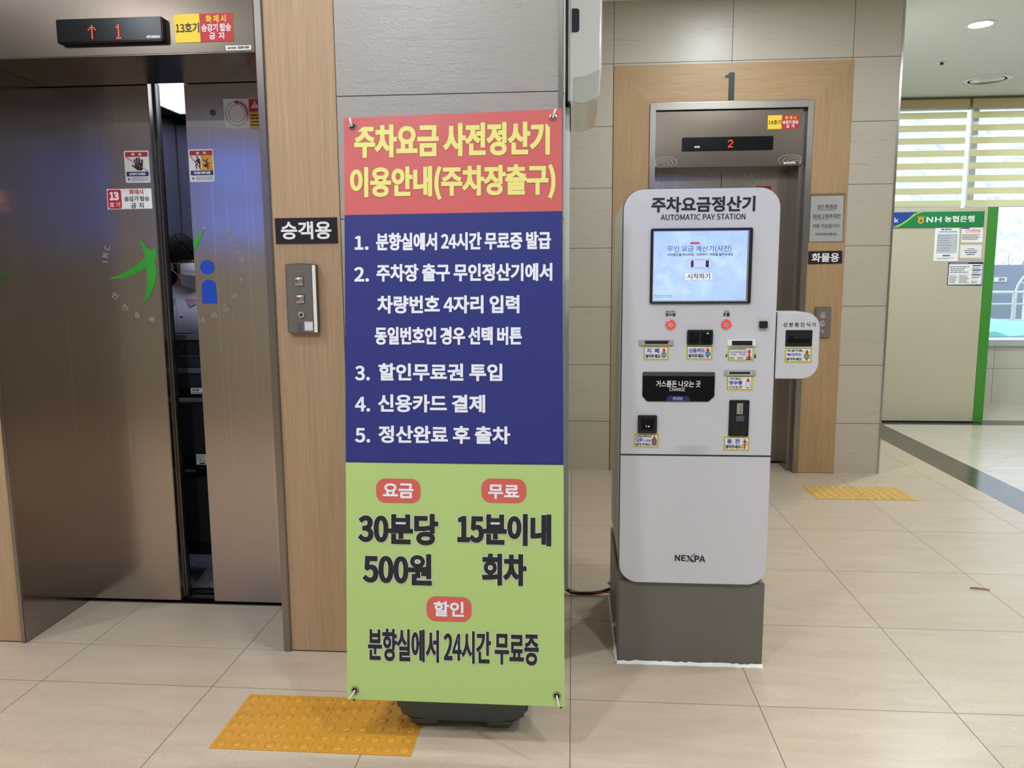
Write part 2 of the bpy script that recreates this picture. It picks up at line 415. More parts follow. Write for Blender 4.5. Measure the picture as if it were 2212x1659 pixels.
def fill_loops(ls):
    """triangles filling an outer loop less its holes"""
    pts = [p for l in ls for p in l]; es = []; b = 0
    for l in ls: es += [(b + i, b + (i + 1) % len(l)) for i in range(len(l))]; b += len(l)
    r = delaunay_2d_cdt([Vector(p) for p in pts], es, [], 1, 1e-6)
    pb = [(v.x, v.y) for v in r[0]]; out = []
    for f in r[2]:
        c = (sum(pb[k][0] for k in f) / len(f), sum(pb[k][1] for k in f) / len(f))
        if not any(inside(c, h) for h in ls[1:]): out.append(tuple(f))
    return pb, out
def text_into(mb, text, x0, x1, z0, z1, y, mat, bold=0.0, rot=0.0, outline=None):
    """flat lettering filling the given rectangle, strokes thickened by bold (in ems)"""
    groups = glyph_loops(text); em = .72
    xs = [p[0] for g in groups for p in g[0]]; zs = [p[1] for g in groups for p in g[0]]
    w0, h0 = max(xs) - min(xs), max(zs) - min(zs)
    sx, sz = (x1 - x0) / w0, (z1 - z0) / h0
    f = min(1.6, max(.7, sz / sx)); bx, bz = bold * em * f, bold * em
    sx, sz = (x1 - x0) / (w0 + 2 * bx), (z1 - z0) / (h0 + 2 * bz)
    mx, mz = (max(xs) + min(xs)) / 2, (max(zs) + min(zs)) / 2; cx, cz = (x0 + x1) / 2, (z0 + z1) / 2
    ca, sa = math.cos(rot), math.sin(rot)
    def put(ex, ez, yy, m):
        for k, (o, holes) in enumerate(groups):
            ls = [grow(o, ex, ez)]
            for h in holes:
                for f_ in (1, .6, .3, .1):      # a counter never closes up altogether
                    g = grow(h, ex * f_, ez * f_)
                    if area(g) < .35 * area(h): ls.append(g); break
            pts, tris = fill_loops(ls)
            out = []
            for a, b in pts:
                p, q = (a - mx) * sx, (b - mz) * sz
                out.append((cx + p * ca - q * sa, yy - LAYER * (k % 4), cz + p * sa + q * ca))
            mb.add(out, tris, m)
    if outline:                                 # a ribbon round every loop, just behind the strokes
        for k, (o, holes) in enumerate(groups):
            for l in [o] + holes:
                i0, i1 = grow(l, bx * .4, bz * .4), grow(l, bx + outline[0] / sx, bz + outline[0] / sz); n = len(l); out = []
                for a, b in i0 + i1:
                    p, q = (a - mx) * sx, (b - mz) * sz
                    out.append((cx + p * ca - q * sa, y + .0003 - LAYER * (k % 4), cz + p * sa + q * ca))
                mb.add(out, [(i, (i + 1) % n, n + (i + 1) % n, n + i) for i in range(n)], outline[1])
    put(bx, bz, y, mat)
def letters(parent, text, x0, x1, z0, z1, y, mat, bold=0.0, rot=0.0, outline=None, name='lettering', label=None):
    mb = MB(); text_into(mb, text, x0, x1, z0, z1, y, mat, bold, rot, outline)
    return part(mb, name, parent, smooth=False, label=label)
def sign(name, label, cat, poly, y, th, mat, group=None, bevel=0):
    """a thin plate facing the viewer's side: outline polygon in x,z, front face at y"""
    cx = sum(p[0] for p in poly) / len(poly); cz = sum(p[1] for p in poly) / len(poly)
    mb = MB(); mb.prism(poly, y, y + th, mat)
    o = mb.build(name, None, (cx, y, cz), bevel)
    return tag(o, label, cat, group)
def quad(*p): return list(p)
def rect(x0, x1, z0, z1): return [(x0, z0), (x1, z0), (x1, z1), (x0, z1)]
def strip_rows(mb, x0, x1, z0, z1, n, y, mat, fill=.55, ragged=True, seed=1):      # rows of unreadably small print
    r = random.Random(seed); h = (z1 - z0) / n
    for k in range(n):
        z = z1 - (k + .5) * h; x = x0
        end = x1 - (r.random() * .35 * (x1 - x0) if ragged else 0)
        while x < end:
            w = min((.6 + r.random()) * h * 1.6, end - x)
            mb.flat(rect(x, x + w * .86, z - h * fill / 2, z + h * fill / 2), y, mat); x += w
# ------------------------------------------------------------------ the room
W1, W2, LF = .27, 3.063, .655
mb = MB()
mb.add([(-7, -4.6, 0), (2.575, -4.6, 0), (2.575, 6.4, 0), (-.03, 6.4, 0), (-.03, W1, 0), (-7, W1, 0)], [(0, 1, 2, 3, 4, 5)], M['floor'])
mb.add([(-2.07, W1, 0), (-1.02, W1, 0), (-1.02, .70, 0), (-2.07, .70, 0)], [(0, 1, 2, 3)], M['floor_recess'])
mb.add([(2.575, -4.6, 0), (2.84, -4.6, 0), (2.84, 4.915, 0), (8, 4.915, 0), (8, 5.17, 0), (2.575, 5.17, 0)], [(0, 1, 2, 3, 4, 5)], M['marble'])
mb.add([(2.84, -4.6, 0), (8, -4.6, 0), (8, 4.915, 0), (2.84, 4.915, 0)], [(0, 1, 2, 3)], M['floor_bank'])
mb.add([(2.575, 5.17, 0), (8, 5.17, 0), (8, 6.4, 0), (2.575, 6.4, 0)], [(0, 1, 2, 3)], M['floor_bank'])
mb.box(-7, 8, -4.6, 6.4, -.12, -.002, M['dark_gap'])
fl = struct(mb.build('floor'))
mb = MB(); mb.box(-7, 8, -4.6, 6.2, CEIL, CEIL + .12, M['ceiling']); mb.box(-7, 8, 6.2, 6.42, CEIL + .06, CEIL + .12, M['ceiling'])
struct(mb.build('ceiling'))
# left elevator wall: grey tile panel by the corner, oak above and beside the opening
mb = MB()
mb.box(-.783, -.047, W1, W1 + .06, 0, CEIL, M['tile_left'])
mb.box(-.72, -.052, W1 + .06, W2, 0, CEIL, M['paint'])
mb.box(-7, -2.07, W1 + .03, .70, 0, CEIL, M['paint'])
mb.box(-1.02, -.72, W1 + .03, .70, 0, CEIL, M['paint'])
mb.box(-2.07, -1.02, W1 + .03, .70, 2.62, CEIL, M['paint'])
struct(mb.build('wall_front'))
mb = MB(); mb.box(-.052, -.03, W1 + .012, W2, 0, CEIL, M['tile_side'])
struct(mb.build('wall_side'))
mb = MB(); mb.box(-.047, -.033, W1 - .006, W1 + .012, 0, CEIL, M['steel_bright']); struct(mb.build('trim_1', bevel=.002))
mb = MB()
mb.box(-1.022, -.785, W1 - .002, W1 + .03, .003, CEIL, M['wood']); mb.box(-7, -2.066, W1 - .002, W1 + .03, .003, CEIL, M['wood'])
mb.box(-2.066, -1.022, W1 - .002, W1 + .03, 2.62, CEIL, M['wood_h'])
struct(mb.build('trim_2', bevel=.0015))
# far elevator wall with its oak surround
mb = MB()
mb.box(-.72, .269, W2, W2 + .08, 0, CEIL, M['tile_far']); mb.box(1.806, 2.098, W2, W2 + .08, 0, CEIL, M['tile_far']); mb.box(.269, 1.806, W2, W2 + .08, 2.735, CEIL, M['tile_far'])
mb.box(-.72, .50, W2 + .08, 3.5, 0, CEIL, M['paint']); mb.box(1.57, 2.098, W2 + .08, 6.3, 0, CEIL, M['paint']); mb.box(.50, 1.57, W2 + .08, 3.5, 2.50, CEIL, M['paint'])
mb.box(.45, 1.62, 3.5, 3.56, 0, CEIL, M['dark_gap'])
struct(mb.build('wall_far'))
mb = MB(); mb.box(2.098, 2.112, W2 - .004, W2 + .02, 0, CEIL, M['steel_bright']); struct(mb.build('trim_3', bevel=.002))
mb = MB()
def mitre(x0, x1, xi, zo, zi, m):
    mb.prism([(x0, 0.003), (x1, 0.003), (x1, zi), (x0, zo)] if x0 < x1 else [(x1, .003), (x0, .003), (x0, zo), (x1, zi)], W2 - .006, W2 + .05, m)
mitre(.269, .508, .508, 2.735, 2.490, M['wood_far']); mitre(1.806, 1.563, 1.563, 2.735, 2.490, M['wood_far'])
mb.prism([(.269, 2.735), (.508, 2.490), (1.563, 2.490), (1.806, 2.735)], W2 - .006, W2 + .05, M['wood_h'])
struct(mb.build('trim_4', smooth=False))
# unseen enclosure of the lobby (it returns light and reflections)
mb = MB(); mb.box(-7.1, -7, -4.6, .7, 0, CEIL, M['paint']); struct(mb.build('wall_left'))
mb = MB(); mb.box(8, 8.1, -4.6, 6.4, 0, CEIL, M['paint']); struct(mb.build('wall_right'))
mb = MB()
mb.box(-7, 8, -4.7, -4.6, 0, 1.75, M['paint']); mb.box(-7, 8, -4.7, -4.6, 2.75, CEIL, M['paint'])
mb.box(-7, -4.1, -4.7, -4.6, 1.75, 2.75, M['paint']); mb.box(-3.1, .55, -4.7, -4.6, 1.75, 2.75, M['paint']); mb.box(1.75, 8, -4.7, -4.6, 1.75, 2.75, M['paint'])
struct(mb.build('wall_back'))
mb = MB()
mb.box(2.098, 8, 6.3, 6.42, 0, .60, M['tile_window']); mb.box(2.098, 8, 6.34, 6.42, 3.10, CEIL + .1, M['paint'])
struct(mb.build('wall_window'))

def glass_mat(name, tint):
    t = NT(name); tr = t.n('ShaderNodeBsdfTransparent'); tr.inputs[0].default_value = (*tint, 1)
    gl = t.n('ShaderNodeBsdfGlossy'); gl.inputs['Roughness'].default_value = .02
    fr = t.n('ShaderNodeFresnel'); fr.inputs[0].default_value = 1.45
    mx = t.n('ShaderNodeMixShader'); t.l(t.math('MULTIPLY', fr.outputs[0], .8), mx.inputs[0]); t.l(tr.outputs[0], mx.inputs[1]); t.l(gl.outputs[0], mx.inputs[2])
    t.l(mx.outputs[0], t.out.inputs[0]); return t.m
M['glass'] = glass_mat('window_glass', (.95, .98, 1.0)); M['glass_blue'] = glass_mat('tinted_glass', (.40, .52, 1.0))  # blue tint put in for the reflections on the elevator doors
M['alu'] = plain('window_aluminium', (206, 210, 212), .35, .2)
w1 = thing('window_1', None, None, (4.9, 6.34, .6), kind='structure')
mb = MB()
mb.box(2.098, 8, 6.27, 6.36, .60, .665, M['alu']); mb.box(2.098, 8, 6.30, 6.36, 3.04, 3.10, M['alu'])
for x in (2.12, 4.13, 6.05, 7.95): mb.box(x - .03, x + .03, 6.30, 6.36, .665, 3.04, M['alu'])
part(mb, 'window_frame', w1, .003)
mb = MB(); mb.box(2.12, 7.95, 6.325, 6.331, .66, 3.05, M['glass']); part(mb, 'glass', w1)
w2 = thing('assumed_window', None, None, (-1.2, -4.65, 1.75), kind='structure')  # unseen window added as assumed source of the doors' blue reflections
mb = MB()
for x in (-4.07, -3.13, .58, 1.72): mb.box(x - .03, x + .03, -4.69, -4.62, 1.75, 2.75, M['alu'])
for a, b in ((-4.1, -3.1), (.55, 1.75)): mb.box(a, b, -4.69, -4.62, 2.16, 2.28, M['alu'])
part(mb, 'window_frame', w2)
mb = MB(); mb.box(-4.1, -3.1, -4.66, -4.654, 1.75, 2.75, M['glass_blue']); mb.box(.55, 1.75, -4.66, -4.654, 1.75, 2.75, M['glass_blue']); part(mb, 'glass', w2)

# ------------------------------------------------------------------ left elevator entrance (half-open doors)
d1 = thing('door_1', None, None, (-1.55, LF, 0), kind='structure')
mb = MB()
mb.box(-2.066, -2.046, W1 - .010, LF + .05, 0, 2.102, M['steel_jamb']); mb.box(-1.05, -1.022, W1 - .010, LF + .05, 0, 2.62, M['steel'])
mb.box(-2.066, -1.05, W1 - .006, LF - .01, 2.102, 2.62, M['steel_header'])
part(mb, 'jamb', d1, .003)
def leaf(x0, x1):
    b = MB(); b.box(x0, x1, LF, LF + .038, .012, 2.14, M['steel_door']); return part(b, 'door_leaf', d1, .003)
leafA = leaf(-2.06, -1.6425); leafB = leaf(-1.497, -1.02)
mb = MB(); mb.box(-1.70, -1.634, LF + .042, LF + .062, .012, 2.13, M['steel']); mb.box(-1.70, -1.641, LF + .036, LF + .043, .012, 2.13, M['dark_gap'])
part(mb, 'leaf_return', d1, .001)
mb = MB(); mb.box(-1.75, -1.652, LF + .085, LF + .110, .015, 2.13, M['steel_dark']); mb.box(-1.75, -1.660, LF + .110, LF + .128, .015, 2.13, M['black'])
part(mb, 'car_door_edge', d1, .002)
mb = MB()
mb.box(-2.066, -1.02, LF - .004, LF + .045, -.004, .004, M['steel_dark']); mb.box(-2.066, -1.02, LF + .045, LF + .075, -.004, .001, M['dark_gap'])
mb.box(-2.066, -1.02, LF + .075, LF + .10, -.004, .006, M['steel_bright']); mb.box(-2.066, -1.02, LF + .10, LF + .125, -.004, .001, M['dark_gap']); mb.box(-2.066, -1.02, LF + .125, LF + .15, -.004, .006, M['steel'])
part(mb, 'sill_track', d1)
yl = LF - .0012
# emblem: leaping green figure and blue letter i, split over the two leaves
gA = [(-1.7179,1.5276),(-1.6896,1.4859),(-1.6717,1.4703),(-1.6484,1.4837),(-1.6492,1.4425),(-1.6598,1.4307),(-1.6534,1.4088),(-1.6537,1.3778),(-1.665,1.3347),(-1.6877,1.2912),(-1.7178,1.2632),(-1.703,1.3038),(-1.6936,1.3472),(-1.694,1.3844),(-1.6959,1.4029),(-1.74,1.3785),(-1.7935,1.3614),(-1.8588,1.3606),(-1.8053,1.3758),(-1.7579,1.4002),(-1.717,1.4277),(-1.6976,1.4429),(-1.7036,1.4768),(-1.7114,1.5044)]
mb = MB(); mb.flat(gA[::-1], yl, M['logo_green']); part(mb, 'emblem', leafA, smooth=False, label='green leaping figure emblem')
mb = MB()
mb.flat([(-1.4482,1.5535),(-1.4653,1.507),(-1.4953,1.4658),(-1.4943,1.5037),(-1.4718,1.5295)][::-1], yl, M['logo_green']); mb.flat([(-1.4416,1.566),(-1.4482,1.5535),(-1.4526,1.5525)][::-1], yl, M['white'])
part(mb, 'emblem', leafB, smooth=False, label='green arm tip of the emblem')
mb = MB()
cx, cz = (-1.4438,1.403); mb.flat([(cx + .0285 * math.cos(t * PI / 16), cz + .0285 * math.sin(t * PI / 16)) for t in range(32)], yl, M['logo_blue'])
xa, xb, za, zb = -1.4719,-1.4122,1.2594,1.3546; rr = (xb - xa) / 2
mb.flat([(xa, za), (xb, za)] + [((xa + xb) / 2 + rr * math.cos(t * PI / 12), zb - rr + rr * math.sin(t * PI / 12)) for t in range(13)], yl, M['logo_blue'])
part(mb, 'emblem', leafB, smooth=False, label='blue letter i of the emblem')
for par, ch, px, pz, a in [(leafA, *c) for c in (('인', *(-1.8331,1.2922), -.65), ('천', *(-1.7939,1.2466), -.5), ('광', *(-1.7457,1.2145), -.25), ('역', *(-1.6889,1.1962), -.08), ('N', *(-1.8612,1.4533), 1.35), ('I', *(-1.8651,1.4277), 1.5), ('C', *(-1.8512,1.4815), 1.2))] + \
        [(leafB, *c) for c in (('시', *(-1.4827,1.194), .1), ('의', *(-1.4279,1.2138), .3), ('료', *(-1.3766,1.2417), .55), ('원', *(-1.338,1.2856), .8), ('+', *(-1.3066,1.3538), 0), ('R', *(-1.2994,1.4281), -1.45), ('E', *(-1.3088,1.4563), -1.3), ('T', *(-1.3175,1.4859), -1.2), ('N', *(-1.3329,1.5129), -1.0), ('E', *(-1.3483,1.54), -.9))]:
    w = .026 if ord(ch) > 1000 else .017
    if ch == 'I': w = .004
    letters(par, ch, px - w / 2, px + w / 2, pz - .012, pz + .012, yl, M['pale_print'], .012, rot=a)
mb = MB(); c = (-1.3853,1.9934); mb.lathe((c[0], LF, c[1]), [(.012, 0), (.012, -.002), (.009, -.002), (.009, -.0008), (.004, -.0008), (.004, -.0016), (0, -.0016)], M['steel_dark']); part(mb, 'key_hole', leafB)

def caution(poly_px, label, kind, group):
    (x0, z1), (x1, _), (_x, z0), _ = poly_px; W, H = x1 - x0, z1 - z0
    o = sign('caution_sticker', label, 'sticker', rrect(x0, x1, z0, z1, .006), LF - .0016, .0014, M['white'], group)
    y = LF - .0020; y2 = LF - .0024; y3 = LF - .0028
    mb = MB(); mb.flat(rrect(x0 + .05 * W, x1 - .05 * W, z1 - .19 * H, z1 - .045 * H, .003, corners=(0, 0, 1, 1)), y, M['sign_red']); part(mb, 'colour_band', o, smooth=False); mb = MB()
    mb.flat(rrect(x0 + .05 * W, x1 - .05 * W, z0 + .20 * H, z0 + .345 * H, .003, corners=(1, 1, 0, 0)), y, M['sign_navy']); part(mb, 'colour_band', o, smooth=False)
    a0, a1, b0, b1 = x0 + .06 * W, x1 - .06 * W, z0 + .345 * H, z1 - .19 * H
    letters(o, '주    의', x0 + .3 * W, x0 + .7 * W, z1 - .165 * H, z1 - .075 * H, y2, M['white'], .03)
    pm = MB(); w, h = a1 - a0, b1 - b0; A = lambda u, v: (a0 + u * w, b0 + v * h)
    if kind == 'hand':
        pm.flat([A(*q) for q in ((.52, .08), (.74, .08), (.78, .5), (.79, .80), (.74, .83), (.70, .80), (.69, .58), (.67, .58), (.66, .90), (.61, .93), (.57, .90), (.57, .6), (.55, .6), (.55, .92), (.50, .94), (.46, .90), (.47, .58), (.45, .58), (.44, .82), (.40, .84), (.37, .80), (.39, .5), (.40, .36), (.30, .46), (.25, .45), (.26, .40))], y, M['ink'])
    else:
        pm.flat([A(*q) for q in ((.5, 0), (1, 0), (1, 1), (.5, 1))], y + .0001, M['amber'])
        def man(pts, r): pm.flat([A(*q) for q in pts], y - .0001, M['ink']); pm.flat([A(r[0] + .045 * math.cos(t * PI / 8), r[1] + .065 * math.sin(t * PI / 8)) for t in range(16)], y - .0001, M['ink'])
        man(((.25, .1), (.29, .1), (.28, .38), (.38, .5), (.40, .12), (.45, .1), (.46, .55), (.44, .78), (.36, .82), (.27, .72), (.20, .56), (.23, .53), (.31, .62), (.31, .5), (.22, .42)), (.32, .89))
        man(((.66, .2), (.82, .28), (.80, .45), (.92, .45), (.92, .49), (.78, .52), (.76, .62), (.82, .8), (.79, .82), (.72, .68), (.56, .72), (.55, .68), (.68, .58), (.68, .38), (.58, .42), (.57, .38)), (.78, .16))
    part(pm, 'pictogram', o, smooth=False)
    mb = MB()
    for s in ((0, 1),) if kind == 'hand' else ((0, .5), (.5, 1)):
        (p, q), (r_, s_) = A(s[0], 1), A(s[1], 0); d = .022 * w; mb.flat([(p, q - d), (p + d, q), (r_, s_ + d), (r_ - d, s_)], y3, M['arrow_red'])
    part(mb, 'red_slash', o, smooth=False)
    letters(o, '손대지 마세요' if kind == 'hand' else '기대면 추락 위험', x0 + .17 * W, x1 - .17 * W, z0 + .23 * H, z0 + .315 * H, y2, M['white'], .03)
    mb = MB(); strip_rows(mb, x0 + .25 * W, x1 - .07 * W, z0 + .05 * H, z0 + .17 * H, 3, y, M['soft_blue_ink'], .4, False)
    mb.flat([(x0 + .14 * W + .05 * W * math.cos(t * PI / 8), z0 + .11 * H + .035 * H * math.sin(t * PI / 8)) for t in range(16)], y, M['soft_blue_ink']); part(mb, 'fine_print', o, smooth=False)
caution([(-1.7545,1.8562),(-1.6534,1.8553),(-1.6555,1.7336),(-1.7536,1.7333)], 'caution sticker with black hand and red slash on the left elevator door leaf', 'hand', 'caution stickers on the elevator doors')
caution([(-1.4928,1.8572),(-1.3916,1.8567),(-1.3952,1.7333),(-1.4933,1.7333)], 'caution sticker with leaning man and falling man on the right elevator door leaf', 'lean', 'caution stickers on the elevator doors')
o = sign('elevator_number_sign', 'white sign with red 13 block under the hand sticker on the left door leaf', 'sign', [(-1.8362,1.6326),(-1.6525,1.6334),(-1.6527,1.7117),(-1.8357,1.7113)], LF - .0016, .0014, M['white'])
x0, x1, z0, z1 = -1.8333,-1.7769,1.6348,1.7081; mb = MB(); mb.flat(rrect(x0, x1, z0, z1, .008), LF - .0020, M['sign_red']); part(mb, 'red_block', o, smooth=False)
letters(o, '13', -1.8251,-1.7869,1.6671,1.7, LF - .0024, M['white'], .03); letters(o, '호 기', -1.8264,-1.7843,1.6402,1.6599, LF - .0024, M['white'], .01)
letters(o, '화재시', -1.7434,-1.6855,1.6885,1.7083, LF - .0020, M['sign_red'], .015); letters(o, '승강기 탑승', -1.7653,-1.6627,1.6626,1.6825, LF - .0020, M['ink'], .012); letters(o, '금  지', -1.7395,-1.6881,1.6354,1.6569, LF - .0020, M['ink'], .012)
o = sign('emergency_key_sticker', 'white sticker with red arrow ring and warning panel at upper right of elevator doors', 'sticker', [(-1.3409,1.9313),(-1.159,1.9303),(-1.1609,2.0408),(-1.3419,2.0428)], LF - .0016, .0014, M['white'])
c = (-1.289,1.988)
def ring(mb, c, r0, r1, y, m, a0=0, a1=2 * PI, n=40):
    vs = [(c[0] + r * math.cos(a0 + (a1 - a0) * k / n), y, c[1] + r * math.sin(a0 + (a1 - a0) * k / n)) for k in range(n + 1) for r in (r0, r1)]
    mb.add(vs, [(2 * k, 2 * k + 1, 2 * k + 3, 2 * k + 2) for k in range(n)], m)
mb = MB(); ring(mb, c, .0445, .046, LF - .002, M['ink']); ring(mb, c, .032, .0335, LF - .002, M['ink']); part(mb, 'printed_ring', o, smooth=False)
mb = MB(); ring(mb, c, .0375, .0425, LF - .0022, M['sign_red'], -.25, 1.75); a = (c[0] - .012, c[1] + .0405); mb.flat([(a[0], a[1]), (a[0] + .016, a[1] + .008), (a[0] + .016, a[1] - .008)][::-1], LF - .0023, M['sign_red']); part(mb, 'red_arrow', o, smooth=False)
x0, x1, z0, z1 = -1.2414,-1.1601,1.9294,2.0399; zm = z0 + .58 * (z1 - z0)
mb = MB(); mb.flat(rect(x0, x1, zm, z1), LF - .0020, M['sign_red']); mb.flat(rect(x0, x1, z0, zm), LF - .0020, M['amber'])
tx, tz = x0 + .024, zm + .026; mb.flat([(tx - .015, tz - .014), (tx + .015, tz - .014), (tx, tz + .014)], LF - .0023, M['white']); mb.flat(rect(tx - .0016, tx + .0016, tz - .004, tz + .007), LF - .0026, M['sign_red']); mb.flat(rect(tx - .0016, tx + .0016, tz - .0105, tz - .007), LF - .0026, M['sign_red'])
strip_rows(mb, x0 + .006, x1 - .01, z0 + .008, zm - .008, 4, LF - .0024, M['ink'], .4); part(mb, 'warning_panel', o, smooth=False)

# signs on the header and the oak panel
o = thing('floor_indicator', 'black floor indicator with red up arrow and 1 above the left elevator', 'floor indicator', (-1.5351,2.1727)[:1] + (.25,) + (-1.5351,2.1727)[1:])
x0, x1, z0, z1 = -1.718, -1.352, 2.139, 2.215
mb = MB(); mb.box(x0, x1, .236, W1 - .006, z0, z1, M['black_gloss']); part(mb, 'housing', o, .003)
def dots(mb, rows, x, z, p, r, y, m):
    for j, row in enumerate(rows):
        for i, ch in enumerate(row):
            if ch == '#': mb.lathe((x + i * p, y, z - j * p), [(r, 0), (r * .8, -.001), (0, -.0012)], m, n=8)
mb = MB(); p1 = (-1.5927,2.1904)
dots(mb, ['..#..', '.###.', '#.#.#', '..#..', '..#..', '..#..', '..#..', '..#..'], p1[0] - .0115, p1[1], .0056, .0021, .2355, M['led_red']); part(mb, 'led_arrow', o)
mb = MB(); p1 = (-1.5014,2.1907)
dots(mb, ['..#..', '.##..', '..#..', '..#..', '..#..', '..#..', '..#..', '.###.'], p1[0] - .0115, p1[1], .0058, .0021, .2355, M['led_red']); part(mb, 'led_digit', o)
letters(o, 'HYUNDAI', -1.4053,-1.3604,2.1466,2.1548, .2352, M['white'], .03)
def fire_sign(poly, split, t1, t2, t3, t4, num, y, label):
    o = sign('fire_notice_sign', label, 'sign', poly, y - .0020, .0018, M['sign_yellow'])
    (xa, za), (xb, zb), (xc, zc), (xd, zd) = poly; s = (split - xa) / (xb - xa); q = y - .0024
    mb = MB(); mb.flat([(split, za + s * (zb - za)), (xb, zb), (xc, zc), (split, zd + s * (zc - zd))], q, M['sign_red']); part(mb, 'red_field', o, smooth=False)
    letters(o, num, *t1, q, M['ink'], .012); letters(o, '화 재 시', *t2, q - .0004, M['sign_yellow'], .012); letters(o, '승강기 탑승', *t3, q - .0004, M['white'], .012); letters(o, '금  지', *t4, q - .0004, M['white'], .012)
fire_sign([(-1.3222,2.1368),(-1.1215,2.1378),(-1.1219,2.2263),(-1.3218,2.2265)], (-1.2345,2.1841)[0], (-1.3174,-1.237,2.1669,2.199), (-1.2126,-1.1443,2.1977,2.2206), (-1.229,-1.1281,2.1691,2.1937), (-1.2036,-1.1528,2.1445,2.1665), '13호기', W1 - .006, 'yellow and red fire notice numbered 13 beside the black indicator')
o = sign('serial_label', 'small white serial number label at the header corner below the red and yellow sign', 'label', [(-1.1491,2.1085),(-1.0638,2.1091),(-1.064,2.123),(-1.1507,2.1235)], W1 - .0075, .0014, M['paper'])
letters(o, '승강기고유번호', -1.1439,-1.1138,2.1123,2.1196, W1 - .0080, M['ink'], .02); letters(o, '2152-716', -1.1098,-1.0702,2.1127,2.1208, W1 - .0080, M['ink'], .035)
o = sign('passenger_sign', 'black sign lettered in white on the oak panel above the left call panel', 'sign', [(-1.0102,1.4749),(-0.7947,1.4756),(-0.7952,1.5614),(-1.011,1.5606)], W1 - .0055, .0035, M['sign_black'])
letters(o, '승객용', -0.9908,-0.8154,1.4892,1.5488, W1 - .0060, M['white'], .013)
# call panel on the oak beside the left elevator
o = thing('call_panel', 'tall grey elevator call panel on the oak panel beside the red banner', 'call panel', ((-0.9307,1.2882)[0], W1, (-0.9307,1.2882)[1]))
x0, x1, z0, z1 = -0.9763,-0.8692,1.1714,1.4062; xm = x1 - .014
mb = MB(); mb.prism([(x0, z0), (x1, z0), (x1, z1 - .002), ((x0 + x1) / 2, z1 + .003), (x0, z1 - .002)], .246, W1 - .002, M['steel']); part(mb, 'housing', o, .002)
mb = MB(); mb.prism([(x0 + .006, z0 + .003), (xm, z0 + .003), (xm, z1 - .004), (x0 + .006, z1 - .004)], .2445, .2465, M['kiosk_grey']); part(mb, 'face_plate', o, .0006)
mb = MB(); mb.box(xm + .0015, x1 - .001, .2440, .2465, z0 + .002, z1 - .005, M['paper']); part(mb, 'light_strip', o, .0006)
for c, up in (((-0.9272,1.3472), 1), ((-0.9262,1.2873), -1)):
    mb = MB(); mb.box(c[0] - .0155, c[0] + .0155, .242, .2448, c[1] - .0155, c[1] + .0155, M['chrome']); b = part(mb, 'button_frame', o, .002)
    mb = MB(); mb.lathe((c[0], .242, c[1]), [(.0125, 0), (.0125, -.0025), (.0105, -.0038), (0, -.004)], M['steel_bright'])
    mb.flat([(c[0] - .005, c[1] - .002 * up), (c[0] + .005, c[1] - .002 * up), (c[0], c[1] + .007 * up)][::up], .2378, M['arrow_red']); part(mb, 'button', b)
c = (-0.925,1.2336); mb = MB(); mb.lathe((c[0], .2445, c[1]), [(.0115, 0), (.0115, -.004), (.007, -.0045), (.007, -.001), (0, -.001)], M['chrome']); mb.lathe((c[0], .2445, c[1]), [(.005, -.001), (.004, -.003), (0, -.0032)], M['dark_gap']); part(mb, 'key_switch', o)
letters(o, 'HYUNDAI', -0.9433,-0.9108,1.3781,1.3844, .2440, M['steel_bright'], .02)
x0, x1, z0, z1 = -0.9388,-0.9111,1.175,1.204
mb = MB(); mb.flat(rect(x0, x1, z0, z0 + .0008), .2441, M['sign_navy']); mb.flat(rect(x0, x1, z1 - .0008, z1), .2441, M['sign_navy']); mb.flat(rect(x0, x0 + .0008, z0, z1), .2441, M['sign_navy']); mb.flat(rect(x1 - .0008, x1, z0, z1), .2441, M['sign_navy'])
c = (x0 + .009, z0 + .009); ring(mb, c, .0052, .0066, .2440, M['sign_navy'], 2.2, 6.2); mb.flat([(c[0] - .001, c[1] + .002), (c[0] + .001, c[1] + .002), (c[0] + .001, c[1] + .010), (c[0] - .001, c[1] + .010)], .2440, M['sign_navy']); mb.sphere((c[0], .2440, c[1] + .013), (.0019, .0003, .0019), M['sign_navy']); mb.flat(rect(c[0], c[0] + .006, c[1] + .002, c[1] + .0035), .2440, M['sign_navy']); part(mb, 'wheelchair_symbol', o, smooth=False)
mb = MB(); x0, x1, z0, z1 = -0.9149,-0.8863,1.1791,1.2105; mb.flat(rrect(x0, x1, z0, z1, .0015), .2436, M['white']); strip_rows(mb, x0 + .006, x1 - .002, z1 - .004, z1 - .0015, 1, .2433, M['grey_ink'], .4); strip_rows(mb, x0 + .006, x1 - .002, z0 + .0015, z0 + .004, 1, .2433, M['grey_ink'], .4); part(mb, 'inspection_sticker', o, smooth=False)

# ------------------------------------------------------------------ elevator car seen through the gap
o = thing('elevator_car', 'steel elevator car interior with lit ceiling panel behind the half-open doors', 'elevator car', (-1.55, 1.5, 0))
mb = MB()
mb.box(-2.44, -2.40, .80, 2.40, 0, 2.36, M['car_wall']); mb.box(-.80, -.76, .80, 2.25, 0, 2.36, M['steel_dark'])
x = -2.40
for k in range(4): mb.box(x + .003, x + .397, 2.35, 2.40, .08, 2.28, M['car_wall']); x += .4
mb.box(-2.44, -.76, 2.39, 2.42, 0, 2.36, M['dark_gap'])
part(mb, 'wall_panel', o, .003)
mb = MB(); mb.box(-2.44, -.76, .80, 2.42, 2.36, 2.40, M['dark_gap']); mb.box(-2.44, -2.27, .80, 2.42, 2.30, 2.36, M['dark_gap']); mb.box(-2.44, -.76, 2.16, 2.42, 2.30, 2.36, M['dark_gap']); mb.box(-2.44, -.76, .80, .9, 2.30, 2.36, M['dark_gap']); part(mb, 'car_ceiling', o)
